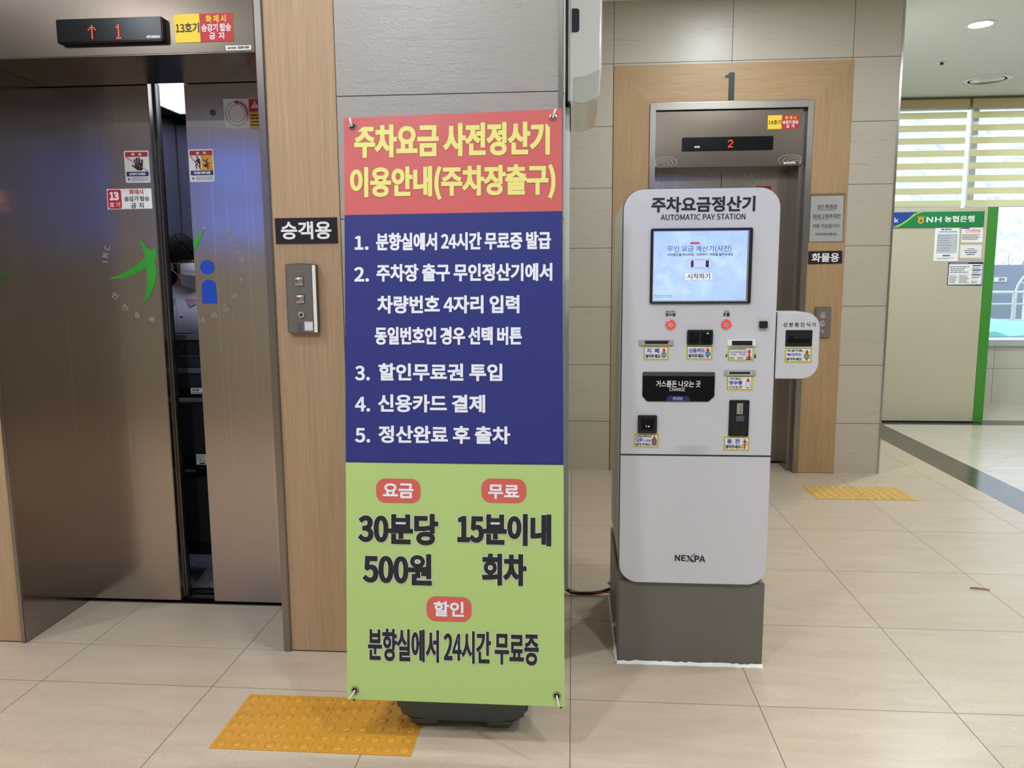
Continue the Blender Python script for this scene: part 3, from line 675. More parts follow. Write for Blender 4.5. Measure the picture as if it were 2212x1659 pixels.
mb = MB(); mb.box(-2.268, -.8, .91, 2.158, 2.305, 2.35, M['lens_car']); part(mb, 'ceiling_light_panel', o)
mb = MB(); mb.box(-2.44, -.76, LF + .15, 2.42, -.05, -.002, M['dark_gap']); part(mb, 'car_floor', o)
def mat_rug():
    t = NT('car_mat_speckle'); p = t.pos(); n1 = t.noise(p, 260, 2, .6)
    t.l(t.ramp(n1, [(.42, lin((46, 46, 50))), (.62, lin((168, 170, 178)))]), t.b.inputs['Base Color']); t.set(rough=.9); t.bump(n1, .8, .006); return t.m
M['mat'] = mat_rug()
mb = MB(); mb.box(-2.35, -.85, LF + .17, 2.15, -.002, .012, M['mat']); tag(mb.build('floor_mat', None, (-1.6, 1.5, 0)), 'speckled grey floor mat inside the half-open elevator', 'mat')
# ------------------------------------------------------------------ parking fee banner and its stand
bn = thing('parking_banner', 'tall red, blue and green parking fee banner with yellow heading', 'banner', (-.325, -.33, .135))
bn.rotation_euler = (math.radians(-5.83), 0, 0)
ORG[bn.name] = (0, 0, 0)                       # its parts are given in the banner's own plane: x across, z up
vt0, vt1 = 1.6734, 1.6855
def bx(v): return -.3118 + .0000 * v, .310 - .016 * max(0, v) / 1.68
def sheet_mesh():
    mb = MB(); nu, nv = 16, 60
    breaks = [.029, .7115, 1.407]
    vs = []; zs = [.029 + (.7115 - .029) * k / 24 for k in range(24)] + [.7115 + (1.402 - .7115) * k / 24 for k in range(24)] + [1.402 + k / 12 for k in range(13)]
    zs = [.029 + (.7115 - .029) * k / 24 for k in range(24)] + [.7115 + (1.4065 - .7115) * k / 24 for k in range(24)] + [1.4065 + (1.679 - 1.4065) * k / 12 for k in range(13)]
    for z in zs:
        a, b = bx(z)
        for i in range(nu + 1):
            s = i / nu; x = a + (b - a) * s
            e = max(0, (z - 1.60) / .08); sag = .006 * math.sin(PI * s) * 0
            zz = z + (.012 * (s - .5) if z > 1.675 else (.006 * (s - .5) * max(0, (z - .8) / .9)))
            y = .0006 * math.sin(PI * s) * math.sin(PI * (z / 1.68)) - .004 * e * (abs(2 * s - 1) ** 6)
            vs.append((x, y, zz))
    for j in range(len(zs) - 1):
        m = M['green'] if zs[j] < .7114 else M['blue'] if zs[j] < 1.4064 else M['red']
        fs = [(j * (nu + 1) + i, j * (nu + 1) + i + 1, (j + 1) * (nu + 1) + i + 1, (j + 1) * (nu + 1) + i) for i in range(nu)]
        if j == 0: mb.v = vs
        k = mb._m(m)
        for f in fs: mb.f.append(f); mb.mi.append(k)
    return mb
sh = part(sheet_mesh(), 'printed_sheet', bn)
yb = -.0008
mb = MB(); mb.flat(rect(-.3105, .303, .7095, .7130), yb, M['sign_navy']); part(mb, 'border_line', bn, smooth=False)
TY, TW, TK = M['yellow_print'], M['white_print'], M['ink']
M['maroon'] = plain('outline_maroon', (176, 66, 62), .45)
letters(bn, '주차요금 사전정산기', -0.2832,0.2627,1.5618,1.653, yb, TY, .018, outline=(.0008, M['maroon']))
letters(bn, '이용안내(주차장출구)', -0.2956,0.2784,1.443,1.5371, yb, TY, .018, outline=(.0008, M['maroon']))
for num, r1, txt, r2 in (
    ('1.', (-0.2832,-0.2436,1.3068,1.3461), '분향실에서 24시간 무료증 발급', (-0.2218,0.2663,1.3044,1.3535)),
    ('2.', (-0.2843,-0.2427,1.218,1.2594), '주차장 출구 무인정산기에서', (-0.2212,0.2704,1.2179,1.2671)),
    ('', None, '차량번호 4자리 입력', (-0.2193,0.18,1.1289,1.179)),
    ('', None, '동일번호인 경우 선택 버튼', (-0.2267,0.1872,1.0417,1.0919)),
    ('3.', (-0.2837,-0.2415,0.9411,0.9829), '할인무료권 투입', (-0.2166,0.1327,0.9408,0.99)),
    ('4.', (-0.2842,-0.2409,0.8532,0.8951), '신용카드 결제', (-0.2178,0.085,0.8526,0.9026)),
    ('5.', (-0.2846,-0.2412,0.7658,0.8071), '정산완료 후 출차', (-0.2168,0.155,0.7652,0.8152))):
    if num: letters(bn, num, *r1, yb, TW, .016)
    letters(bn, txt, *r2, yb, TW, .016)
for (a, b, c, d), txt, r in (((-0.2246,-0.0983,0.5966,0.6646), '요금', (-0.2049,-0.1173,0.6099,0.6517)), ((0.0747,0.2,0.6015,0.6688), '무료', (0.0936,0.1804,0.6123,0.6522)), ((-0.0812,0.0465,0.2623,0.3322), '할인', (-0.0606,0.0251,0.2759,0.3193))):
    mb = MB(); mb.flat(rrect(a, b, c, d, .026, 8), yb, M['pill']); p = part(mb, 'heading_badge', bn, smooth=False)
    letters(p, txt, *r, yb - .0005, TW, .015)
OW = (.0011, M['white_print'])
for txt, r in (('30분당', (-0.2766,-0.0471,0.4772,0.5668)), ('15분이내', (0.0063,0.2705,0.4811,0.571)), ('500원', (-0.2638,-0.0657,0.3626,0.4524)), ('회차', (0.0762,0.2019,0.3677,0.4579))):
    letters(bn, txt, *r, yb - .0004, TK, .021, outline=OW)
letters(bn, '분향실에서 24시간 무료증', -0.2503,0.2367,0.1432,0.2372, yb - .0004, TK, .014, outline=OW)
for (x, z), dx, dz in (((-0.2884,1.65), -.006, .022), ((0.2711,1.6622), .008, .022), ((-0.2883,0.0556), -.018, -.026), ((0.2874,0.0605), .008, -.032)):
    mb = MB(); mb.lathe((x, 0, z), [(.0055, .002), (.0055, -.002), (.0075, -.0045), (.0100, -.0038), (.0112, -.0012), (.0112, .001)], M['metal_ring'], n=24); mb.lathe((x, 0, z), [(.0058, -.0017), (0, -.0017)], M['dark_gap'], n=16)
    e = part(mb, 'eyelet', bn)
    mb = MB(); mb.tube([(x, .01, z), (x, -.004, z), (x + dx * .35, -.009, z + dz * .4), (x + dx * .8, -.007, z + dz * .85), (x + dx, .002, z + dz), (x + dx, .012, z + dz * .9)], .0028, M['nylon']); part(mb, 'cable_tie', bn)
st = thing('banner_stand', 'dark grey weighted plastic base and pole carrying the tall banner', 'banner stand', (-.328, -.02, 0))
mb = MB()
prof = [(-.158, .020), (-.105, .014), (.105, .014), (.158, .020), (.198, .045), (.202, .075), (.198, .105), (.17, .115), (-.17, .115), (-.198, .105), (-.202, .075), (-.198, .045)]
mb.prism([(-.328 + a, b) for a, b in prof], -.185, .14, M['rubber']); part(mb, 'base', st, .012, segs=3)
for sx in (-1, 1):
    mb = MB(); cx = -.328 + sx * .115
    mb.prism([(cx - .036, .007), (cx + .036, .007), (cx + .044, .030), (cx - .044, .030)], -.184, .13, M['rubber']); part(mb, 'foot', st, .004)
mb = MB(); mb.tube([(-.325, -.03, .10), (-.325, -.03, 1.05), (-.325, -.045, 1.55)], .011, M['alu']); part(mb, 'pole', st)
for sx, z0, e in ((-1, 1.30, (-.30, -.145, 1.79)), (1, 1.30, (.285, -.145, 1.80)), (-1, .30, (-.30, -.322, .150)), (1, .30, (.30, -.322, .150))):
    y0 = -.03 if z0 < 1 else -.037
    mb = MB(); mb.tube([(-.325, y0, z0), (-.325 + e[0] * .5, (y0 + e[1]) / 2 + .02, z0 + (e[2] - z0) * .5), (-.325 + e[0], e[1] + .014, e[2])], .004, M['black'], n=6); part(mb, 'arm', st)

# ------------------------------------------------------------------ tactile paving
def tactile(x0, y0, mat, label, group):
    mb = MB(); s = .2975; mb.prism_z([(x0, y0), (x0 + s, y0), (x0 + s, y0 + s), (x0, y0 + s)], 0, .002, mat)
    for i in range(6):
        for j in range(6):
            mb.lathe((x0 + .025 + i * .0495, y0 + .025 + j * .0495, .002), [(.0165, 0), (.0155, .0022), (.0125, .0042), (.0105, .0047), (0, .0048)], mat, axis='z', n=18)
    tag(mb.build('tactile_tile', None, (x0 + .15, y0 + .15, 0)), label, 'tactile paving', group)
tactile(-1.051, -.337, M['tactile'], 'yellow studded tactile tile before the left elevator, farther from the banner base', 'tactile tiles before the left elevator')
tactile(-.7515, -.337, M['tactile'], 'yellow studded tactile tile partly under the dark banner base', 'tactile tiles before the left elevator')
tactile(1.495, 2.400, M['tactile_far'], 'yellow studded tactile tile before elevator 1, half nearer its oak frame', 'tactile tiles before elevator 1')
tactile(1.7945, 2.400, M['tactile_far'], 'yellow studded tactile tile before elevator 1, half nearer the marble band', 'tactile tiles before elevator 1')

# ------------------------------------------------------------------ parking pay station
ks = thing('pay_station', 'white automatic parking pay station with lit touch screen on grey plinth', 'pay station', (.416, .55, 0))
KX0, KX1, KF = .1665, .6655, .243
mb = MB(); mb.box(.1665, .667, .257, .85, .004, .305, M['kiosk_grey']); part(mb, 'plinth', ks, .003)
mb = MB()
r2 = random.Random(3)
def caulk(p, q, n, nx, ny):
    top, bot = [], []
    for k in range(n + 1):
        t = k / n; x = p[0] + (q[0] - p[0]) * t; y = p[1] + (q[1] - p[1]) * t
        h = .007 + .006 * r2.random(); d = .007 + .004 * r2.random()
        top.append((x + nx * .0012, y + ny * .0012, h)); bot.append((x + nx * d, y + ny * d, .0005))
    mb.add(top + bot, [(k, k + 1, n + 2 + k, n + 1 + k) for k in range(n)], M['paper'])
caulk((.163, .257), (.669, .257), 40, 0, -1); caulk((.1665, .256), (.1665, .85), 40, -1, 0)
part(mb, 'sealant_bead', ks)
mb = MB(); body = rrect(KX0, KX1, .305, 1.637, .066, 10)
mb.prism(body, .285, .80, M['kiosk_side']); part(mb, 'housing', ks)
mb = MB(); mb.prism(rrect(KX0 - .002, KX1 + .002, .303, 1.6395, .067, 10), .252, .286, M['edge_grey']); part(mb, 'front_rim', ks, .003)
zs_ = .7565
mb = MB(); up = [p for p in rrect(KX0, KX1, .305, 1.637, .065, 10) if p[1] > 1.0]; mb.prism([(KX1, zs_ + .003)] + up + [(KX0, zs_ + .003)], KF, .254, M['kiosk']); part(mb, 'front_panel', ks, .0015)
mb = MB(); lo = [p for p in rrect(KX0, KX1, .305, 1.637, .065, 10) if p[1] < 1.0]; mb.prism(lo + [(KX1, zs_ - .003), (KX0, zs_ - .003)], KF, .254, M['kiosk']); part(mb, 'lower_door', ks, .0015)
yk = KF - .0008
letters(ks, '주차요금정산기', 0.2551,0.5857,1.5625,1.6116, yk, M['ink'], .016); letters(ks, 'AUTOMATIC PAY STATION', 0.2857,0.5563,1.5375,1.556, yk, M['ink'], .008)
# touch screen
x0, x1, z0, z1 = 0.2549,0.5803,1.2679,1.5109
mb = MB(); mb.prism(rrect(x0, x1, z0, z1, .005), .234, KF + .002, M['black']); part(mb, 'screen_bezel', ks, .002)
def screen_mat():
    t = NT('touch_screen_glow'); p = t.pos(); n1 = t.noise(p, 16, 4, .6, .9); n2 = t.noise(p, 6, 2, .5)
    c = t.ramp(t.math('ADD', t.math('MULTIPLY', n1, .6), t.math('MULTIPLY', n2, .4)), [(.34, lin((164, 196, 246))), (.5, lin((178, 208, 250))), (.62, lin((196, 222, 255)))])
    t.set(color=(.02, .02, .03), rough=.12); t.l(c, t.b.inputs['Emission Color']); t.set(emit=1.0); return t.m
M['screen'] = screen_mat()
def glow(name, rgb, e=.9):
    t = NT(name); t.set(color=(.01, .01, .01), rough=.3, ecol=lin(rgb), emit=e); return t.m
M['s_ink'] = glow('screen_ink', (34, 44, 84)); M['s_blue'] = glow('screen_blue', (52, 80, 160)); M['s_white'] = glow('screen_white', (240, 246, 255)); M['s_red'] = glow('screen_red', (214, 60, 84)); M['s_car'] = glow('screen_car', (206, 220, 250)); M['s_shade'] = glow('screen_car_line', (120, 140, 190))
a0, a1, b0, b1 = 0.2644,0.5634,1.2773,1.5008
mb = MB(); mb.box(a0 - .0025, a1 + .006, .2325, .2342, b0 - .004, b1 + .0025, M['steel_bright']); part(mb, 'screen_rim', ks, .0008)
mb = MB(); mb.box(a0, a1, .2315, .2330, b0, b1, M['screen']); ds = part(mb, 'display', ks)
ys = .2311
letters(ds, '무인 요금 계산기(사전)', 0.3081,0.5127,1.4331,1.4547, ys, M['s_blue'], .004); letters(ds, "주차정산을 하시려면, '시작하기' 버튼을 눌러주세요", 0.3084,0.5191,1.4204,1.4311, ys, M['s_ink'], .012)
mb = MB(); mb.flat(rect(0.3815,0.4109,1.4597,1.4662), ys, M['s_red']); part(mb, 'red_badge', ds, smooth=False)
x0, x1, z0, z1 = 0.3677,0.4522,1.38,1.4131
mb = MB(); mb.flat(rrect(x0, x1, z0, z1, .011, 6), ys, M['s_shade']); mb.flat(rrect(x0 + .0008, x1 - .0008, z0 + .0008, z1 - .0008, .0105, 6), ys - .0002, M['s_car'])
w, h = x1 - x0, z1 - z0
mb.flat([(x0 + .22 * w, z0 + .12 * h), (x0 + .30 * w, z0 + .2 * h), (x0 + .30 * w, z1 - .2 * h), (x0 + .22 * w, z1 - .12 * h), (x0 + .19 * w, (z0 + z1) / 2)], ys - .0004, M['s_ink']); mb.flat([(x0 + .76 * w, z0 + .2 * h), (x0 + .88 * w, z0 + .12 * h), (x0 + .88 * w, z1 - .12 * h), (x0 + .76 * w, z1 - .2 * h)], ys - .0004, M['s_ink'])
mb.flat(rect(x0 + .33 * w, x0 + .74 * w, z0 + .1 * h, z0 + .14 * h), ys - .0004, M['s_shade']); mb.flat(rect(x0 + .33 * w, x0 + .74 * w, z1 - .14 * h, z1 - .1 * h), ys - .0004, M['s_shade']); part(mb, 'car_picture', ds, smooth=False)
x0, x1, z0, z1 = 0.3648,0.4557,1.3437,1.3688
mb = MB(); mb.flat(rect(x0, x1, z0, z1), ys, M['s_shade']); mb.flat(rect(x0 + .0008, x1 - .0008, z0 + .0008, z1 - .0008), ys - .0002, M['s_white']); part(mb, 'start_button', ds, smooth=False)
letters(ds, '시작하기', 0.3737,0.4468,1.3469,1.3659, ys - .0005, M['s_ink'], .008)
mb = MB(); strip_rows(mb, *(0.2665,0.3328,1.2869,1.2974), 2, ys, M['s_shade'], .35); part(mb, 'fine_print', ds, smooth=False)
# push buttons
for txt, rt, ko, rk, c in (('RECEIPT', (0.3092,0.3399,1.2383,1.2441), '영수증', (0.3069,0.3412,1.2252,1.2374), (0.3249,1.198)), ('CALL', (0.4979,0.5139,1.2397,1.245), '호출', (0.4942,0.5163,1.2251,1.2384), (0.506,1.1987))):
    letters(ks, txt, *rt, yk, M['ink'], .01); letters(ks, ko, *rk, yk, M['ink'], .015)
    mb = MB(); mb.lathe((c[0], KF, c[1]), [(.0165, 0), (.0165, -.003), (.0155, -.004), (.0135, -.004), (.0135, -.0034), (.009, -.0034), (.0085, -.0045), (0, -.005)], M['chrome']); b = part(mb, 'push_button', ks)
    mb = MB(); mb.lathe((c[0], KF, c[1]), [(.0148, -.0040), (.0148, -.0046), (.0098, -.0046), (.0098, -.0036)], M['led_ring'], n=36); part(mb, 'light_ring', b)
x0, x1, z0, z1 = 0.6107,0.6367,1.1871,1.21; mb = MB(); mb.box(x0, x1, KF - .014, KF, z0, z1, M['black']); part(mb, 'sensor_block', ks, .002)
# card reader, bill slot, ticket slot, receipt slot
x0, x1, z0, z1 = 0.3793,0.4625,1.1319,1.1814; mb = MB(); mb.box(x0, x1, KF - .010, KF, z0, z1, M['black']); cr = part(mb, 'card_reader', ks, .002)
mb = MB(); mb.box(x0 + .008, x0 + .036, KF - .0135, KF - .010, z0 + .006, z1 - .008, M['black_gloss']); mb.box(x1 - .036, x1 - .008, KF - .0135, KF - .010, z0 + .006, z1 - .008, M['black_gloss']); mb.box(x0 + .014, x1 - .014, KF - .0150, KF - .0100, z0 + .020, z0 + .0225, M['dark_gap']); part(mb, 'card_slot', cr, .0008)
mb = MB(); mb.box(x1 - .021, x1 - .015, KF - .0142, KF - .0134, z1 - .013, z1 - .009, M['led_green']); part(mb, 'status_light', cr); mb = MB(); mb.sphere((x0 + .027, KF - .0136, z1 - .014), .0009, M['led_green'], 8, 6); part(mb, 'status_light', cr)
x0, x1, z0, z1 = 0.2219,0.3351,1.1293,1.1483; mb = MB(); mb.box(x0, x1, KF - .006, KF, z0, z1, M['slot_silver']); bs = part(mb, 'bill_slot', ks, .0012)
a0, a1, b0, b1 = 0.2388,0.3205,1.135,1.1455; mb = MB(); mb.box(a0, a1, KF - .0066, KF - .003, b0, b1, M['dark_gap']); mb.prism([(a0, b0 + .001), (a0 + .005, b0 + .001), (a0, b1)], KF - .0072, KF - .006, M['amber']); mb.prism([(a1, b0 + .001), (a1, b1), (a1 - .005, b0 + .001)], KF - .0072, KF - .006, M['amber']); part(mb, 'slot_mouth', bs)
x0, x1, z0, z1 = 0.5111,0.6024,1.1284,1.1483; mb = MB(); mb.box(x0, x1, KF - .008, KF, z0, z1, M['paper']); ts = part(mb, 'ticket_slot', ks, .0015)
a0, a1, b0, b1 = 0.5246,0.5905,1.1306,1.1459; mb = MB(); mb.box(a0, a1, KF - .0086, KF - .004, b0, b1, M['dark_gap']); part(mb, 'slot_mouth', ts)
x0, x1, z0, z1 = 0.5046,0.6045,1.0291,1.0477; mb = MB(); mb.box(x0, x1, KF - .006, KF, z0, z1, M['slot_silver']); rs = part(mb, 'receipt_slot', ks, .0012)
a0, a1, b0, b1 = 0.5183,0.5879,1.0351,1.0428; mb = MB(); mb.flat(rrect(a0 - .003, a1 + .003, b0 - .0012, b1 + .0012, .003), KF - .0062, M['white']); mb.prism(rrect(a0, a1, b0, b1, .002), KF - .0066, KF - .004, M['dark_gap']); part(mb, 'slot_mouth', rs)
# change tray
x0, x1, z0, z1 = 0.2358,0.474,0.9417,1.041; ch_ = .0155
mb = MB(); mb.prism([(x0 + ch_, z0), (x1 - ch_ * 1.2, z0), (x1, z0 + .018), (x1, z1 - .003), (x1 - .003, z1), (x0 + .003, z1), (x0, z1 - .003), (x0, z0 + .018)], KF - .003, KF + .004, M['edge_grey']); ct = part(mb, 'change_tray', ks, .001)
mb = MB(); zt = z1 - .0135; mb.prism([(x0 + ch_ + .001, z0 + .001), (x1 - ch_ * 1.2 - .001, z0 + .001), (x1 - .0012, z0 + .0185), (x1 - .0012, zt), (x0 + .0012, zt), (x0 + .0012, z0 + .0185)], KF - .0045, KF - .0025, M['black_gloss']); part(mb, 'flap', ct, .0006)
mb = MB(); mb.flat([(0.3128,0.943),(0.3216,0.9611),(0.3882,0.9607),(0.397,0.9428)], KF - .0049, M['sign_navy']); part(mb, 'push_tab', ct, smooth=False)
letters(ct, '거스름돈 나오는 곳', 0.2804,0.4275,0.9903,1.0126, KF - .0050, M['white'], .008); letters(ct, 'CHANGE', 0.3252,0.3766,0.9768,0.989, KF - .0050, M['white'], .004); letters(ct, 'PUSH', 0.3382,0.3682,0.9467,0.9569, KF - .0053, M['white'], .004)
# code scanner window and coin unit
x0, x1, z0, z1 = 0.2226,0.2858,0.8334,0.8947; mb = MB(); mb.box(x0, x1, KF - .012, KF, z0, z1, M['black']); qs = part(mb, 'code_scanner', ks, .002)
mb = MB(); mb.prism([(x0 + .012, z0 + .012), (x1 - .012, z0 + .012), (x1 - .008, z1 - .010), (x0 + .008, z1 - .010)], KF - .0128, KF - .0118, M['black_gloss']); part(mb, 'scanner_window', qs)
mb = MB(); c1 = (0.2498,0.8589); c2 = (0.2582,0.8579); mb.sphere((c1[0], KF - .0129, c1[1]), (.0022, .0005, .0011), M['led_violet'], 10, 6); mb.sphere((c2[0], KF - .0129, c2[1]), (.0026, .0005, .0018), M['led_violet'], 10, 6); part(mb, 'scanner_light', qs)
x0, x1, z0, z1 = 0.5234,0.5886,0.8257,0.9477; mb = MB(); mb.box(x0, x1, KF - .007, KF, z0, z1, M['black']); cu_ = part(mb, 'coin_unit', ks, .002)
mb = MB(); mb.prism(rect(0.5467,0.5663,0.9017,0.9383), KF - .013, KF - .006, M['chrome']); a0, a1, b0, b1 = 0.5573,0.56,0.9039,0.9344; mb.box(a0, a1, KF - .0133, KF - .012, b0, b1, M['dark_gap']); part(mb, 'coin_guide', cu_, .0005)
mb = MB(); mb.prism(rect(0.5444,0.5717,0.8772,0.8972), KF - .016, KF - .006, plain('slate_button', (74, 82, 94), .4)); part(mb, 'reject_button', cu_, .0015)
mb = MB(); mb.prism(rect(0.556,0.5624,0.8348,0.8765), KF - .0078, KF - .006, M['dark_gap']); part(mb, 'return_slot', cu_)
for sx in (x0 + .006, x1 - .006):
    for sz in (z0 + .008, z1 - .008):
        mb = MB(); mb.lathe((sx, KF - .007, sz), [(.003, 0), (.0026, -.0014), (0, -.0017)], M['black_gloss'], n=12); part(mb, 'screw', cu_)
# speaker holes
x0, x1, z0, z1 = 0.3479,0.4618,0.7609,0.7912; mb = MB(); ncol = 21
for i in range(ncol):
    u = i / (ncol - 1); nr = max(4, round(8 * (1 - (2 * u - 1) ** 2 * .55)))
    for j in range(nr):
        zz = z0 + (z1 - z0) * (j + .5) / nr
        mb.lathe((x0 + (x1 - x0) * u, KF - .0006, zz), [(.0009, 0), (0, 0)], M['edge_grey'] if abs(u - .5) > .22 or j < nr - 4 else M['arrow_red'], n=6)
part(mb, 'speaker_holes', ks)
# maker's mark
letters(ks, 'NE', 0.3564,0.3932,0.3854,0.4072, yk, M['ink'], .018); letters(ks, 'PA', 0.4223,0.46,0.3832,0.4064, yk, M['ink'], .022)
mb = MB(); mb.flat([(0.3945,0.4062),(0.4024,0.4064),(0.4234,0.3828),(0.4132,0.3826)], yk, M['ink']); mb.flat([(0.3935,0.3838),(0.4014,0.384),(0.428,0.4144),(0.4179,0.4108)], yk - .0003, M['grey_ink']); part(mb, 'logo_stroke', ks, smooth=False)
# instruction stickers: yellow rim, white field, lettering, red arrow
def sticker(rc, lines, tool, y=KF, parent=ks, sub=True, label=None):
    x0, x1, z0, z1 = rc; W, H = x1 - x0, z1 - z0
    mb = MB(); mb.prism(rrect(x0, x1, z0, z1, .0025, 4), y - .0008, y + .0002, M['sticker_border']); e = .075 * H
    mb.flat(rect(x0 + e, x1 - e, z0 + e, z1 - e), y - .0010, M['ink']); mb.flat(rect(x0 + e * 1.3, x1 - e * 1.3, z0 + e * 1.3, z1 - e * 1.3), y - .0013, M['white'])
    am = MB(); ax = x0 + .81 * W
    def arrow(mb_): mb_.flat([(ax - .035 * W, z0 + .16 * H), (ax + .035 * W, z0 + .16 * H), (ax + .035 * W, z0 + .62 * H), (ax + .075 * W, z0 + .62 * H), (ax, z0 + .86 * H), (ax - .075 * W, z0 + .62 * H), (ax - .035 * W, z0 + .62 * H)], y - .0016, M['arrow_red']); tool(mb_, ax, z0 + .40 * H, W, y - .0019)
    if sub:
        s = part(mb, 'instruction_sticker', parent, smooth=False, label=label)
        for t, (u0, u1, v0, v1), m, b in lines: letters(s, t, x0 + u0 * W, x0 + u1 * W, z0 + v0 * H, z0 + v1 * H, y - .0016, m, b * .5)
        arrow(am); part(am, 'arrow', s, smooth=False)
    else:
        for t, (u0, u1, v0, v1), m, b in lines: text_into(mb, t, x0 + u0 * W, x0 + u1 * W, z0 + v0 * H, z0 + v1 * H, y - .0016, m, b * .5)
        arrow(mb); part(mb, 'instruction_sticker', parent, smooth=False, label=label)
BI, IK = M['blue_ink'], M['ink']
note = plain('note_green', (150, 160, 130), .5); cardb = plain('card_blue', (70, 150, 220), .5); cardg = plain('card_green', (120, 170, 60), .5); coin = plain('coin_gold', (226, 204, 120), .5); qpad = plain('scan_grey', (120, 112, 112), .5)
def t_note(m, x, z, W, y): m.flat(rect(x - .10 * W, x + .09 * W, z - .09 * W, z + .07 * W), y, IK); m.flat(rect(x - .09 * W, x + .08 * W, z - .08 * W, z + .06 * W), y - .0002, note)
def t_card(m, x, z, W, y): m.flat(rect(x - .09 * W, x + .10 * W, z - .07 * W, z + .08 * W), y, IK); m.flat(rect(x - .08 * W, x + .09 * W, z - .06 * W, z + .07 * W), y - .0002, cardb)
def t_cardg(m, x, z, W, y): m.flat(rect(x - .10 * W, x + .10 * W, z - .07 * W, z + .09 * W), y, IK); m.flat(rect(x - .09 * W, x + .09 * W, z - .06 * W, z + .08 * W), y - .0002, cardg)
def t_coin(m, x, z, W, y):
    for dx, dz in ((-.05, -.04), (.05, .06)): m.flat([(x + dx * W + .065 * W * math.cos(k * PI / 8), z + dz * W + .065 * W * math.sin(k * PI / 8)) for k in range(16)], y - .0002 * (dx > 0), IK); m.flat([(x + dx * W + .05 * W * math.cos(k * PI / 8), z + dz * W + .05 * W * math.sin(k * PI / 8)) for k in range(16)], y - .0003 - .0002 * (dx > 0), coin)
def t_ticket(m, x, z, W, y):
    x0 = x - .81 * W; H = W * .58; z0 = z - .40 * H
    for a in (.05, .37): m.flat(rect(x0 + (a + .01) * W, x0 + (a + .30) * W, z0 + .80 * H, z0 + .87 * H), y, M['grey_ink']); strip_rows(m, x0 + (a + .02) * W, x0 + (a + .29) * W, z0 + .14 * H, z0 + .34 * H, 3, y, M['grey_ink'], .5, True, 5)
    for a in (.37, .68): m.flat(rect(x0 + a * W, x0 + (a + .006) * W, z0 + .11 * H, z0 + .88 * H), y, M['grey_ink'])
    strip_rows(m, x - .10 * W, x + .10 * W, z0 + .26 * H, z0 + .36 * H, 1, y - .0002, M['arrow_red'], .9, False); strip_rows(m, x - .11 * W, x + .11 * W, z0 + .13 * H, z0 + .22 * H, 1, y - .0002, IK, .9, False)
def t_slip(m, x, z, W, y): m.flat(rect(x - .075 * W, x + .075 * W, z - .12 * W, z + .12 * W), y, M['arrow_red']); m.flat(rect(x - .06 * W, x + .06 * W, z - .10 * W, z + .11 * W), y - .0002, M['white'])
def t_scan(m, x, z, W, y): m.flat(rect(x - .095 * W, x + .095 * W, z - .12 * W, z + .12 * W), y, IK); m.flat(rect(x - .08 * W, x + .08 * W, z - .10 * W, z + .10 * W), y - .0002, qpad)
U1, U2 = (.14, .62, .5, .83), (.09, .70, .16, .43)
sticker((0.2364,0.3212,1.0796,1.1285), [('지  폐', U1, BI, .03), ('넣어주세요.', U2, IK, .035)], t_note, label='bill sticker with blue heading')
sticker((0.3774,0.4649,1.0806,1.1299), [('신용카드', (.10, .70, .5, .80), BI, .035), ('넣어주세요.', U2, IK, .035)], t_card, label='credit card sticker')
sticker((0.5123,0.5993,1.0763,1.1254), [('4시간 무료', (.07, .36, .58, .70), M['green_ink'], .02), ('주차증', (.12, .32, .42, .54), M['green_ink'], .02), ('당일 무료', (.40, .70, .58, .70), BI, .02), ('주차증', (.45, .66, .42, .54), BI, .02)], t_ticket, label='parking ticket sticker with two columns')
sticker((0.5122,0.5987,0.9788,1.03), [('주차정산', (.12, .55, .70, .86), IK, .03), ('영수증', (.10, .60, .40, .66), BI, .04), ('나오는곳', (.10, .60, .14, .34), IK, .03)], t_slip, label='receipt sticker')
sticker((0.2093,0.2949,0.7818,0.8324), [('진료영수증에 있는', (.09, .70, .72, .84), IK, .03), ('QR', (.09, .36, .38, .68), BI, .035), ('(1회용)', (.38, .70, .40, .58), BI, .02), ('닿게 하세요.', (.08, .70, .14, .34), IK, .035)], t_scan, label='scanner sticker')
sticker((0.5078,0.5947,0.7745,0.8244), [('동  전', U1, BI, .03), ('넣어주세요.', U2, IK, .035)], t_coin, label='coin sticker')
x0, x1, z0, z1 = 0.5123,0.5993,1.0763,1.1254
mb = MB(); text_into(mb, '주', x0 - .006, x0 + .010, z0 + .011, z0 + .025, KF - .0005, IK, .03); text_into(mb, '권', x1 - .010, x1 + .006, z0 + .011, z0 + .025, KF - .0005, IK, .03); part(mb, 'covered_lettering', ks, smooth=False)
# identity card reader hung on the right flank
x0, x1, z0, z1 = 0.6703,0.8074,1.0189,1.2382
shape = [(x0, z0)] + [p for p in rrect(x0, x1, z0, z1, .052, 10, (0, 1, 1, 0)) if p[0] > x0 + .001] + [(x0, z1)]
mb = MB(); mb.prism(shape, .245, .36, M['kiosk']); idr = part(mb, 'id_reader', ks, .002)
letters(idr, '신 분 증 인 식 기', 0.6896,0.7932,1.1907,1.2052, .2443, M['ink'], .008)
x0, x1, z0, z1 = 0.6983,0.784,1.1261,1.1801
mb = MB(); mb.prism(rrect(x0, x1, z0, z1, .003), .2443, .2455, M['black']); mb.box(x0 + .006, x1 - .006, .2437, .2444, z0 + .012, z0 + .026, M['black_gloss']); mb.box(x0 + .012, x0 + .026, .2434, .2444, z0 + .020, z0 + .034, M['black_gloss']); mb.box(x0 + .004, x1 - .004, .2420, .2444, z0 + .002, z0 + .010, M['black']); part(mb, 'card_slot', idr)
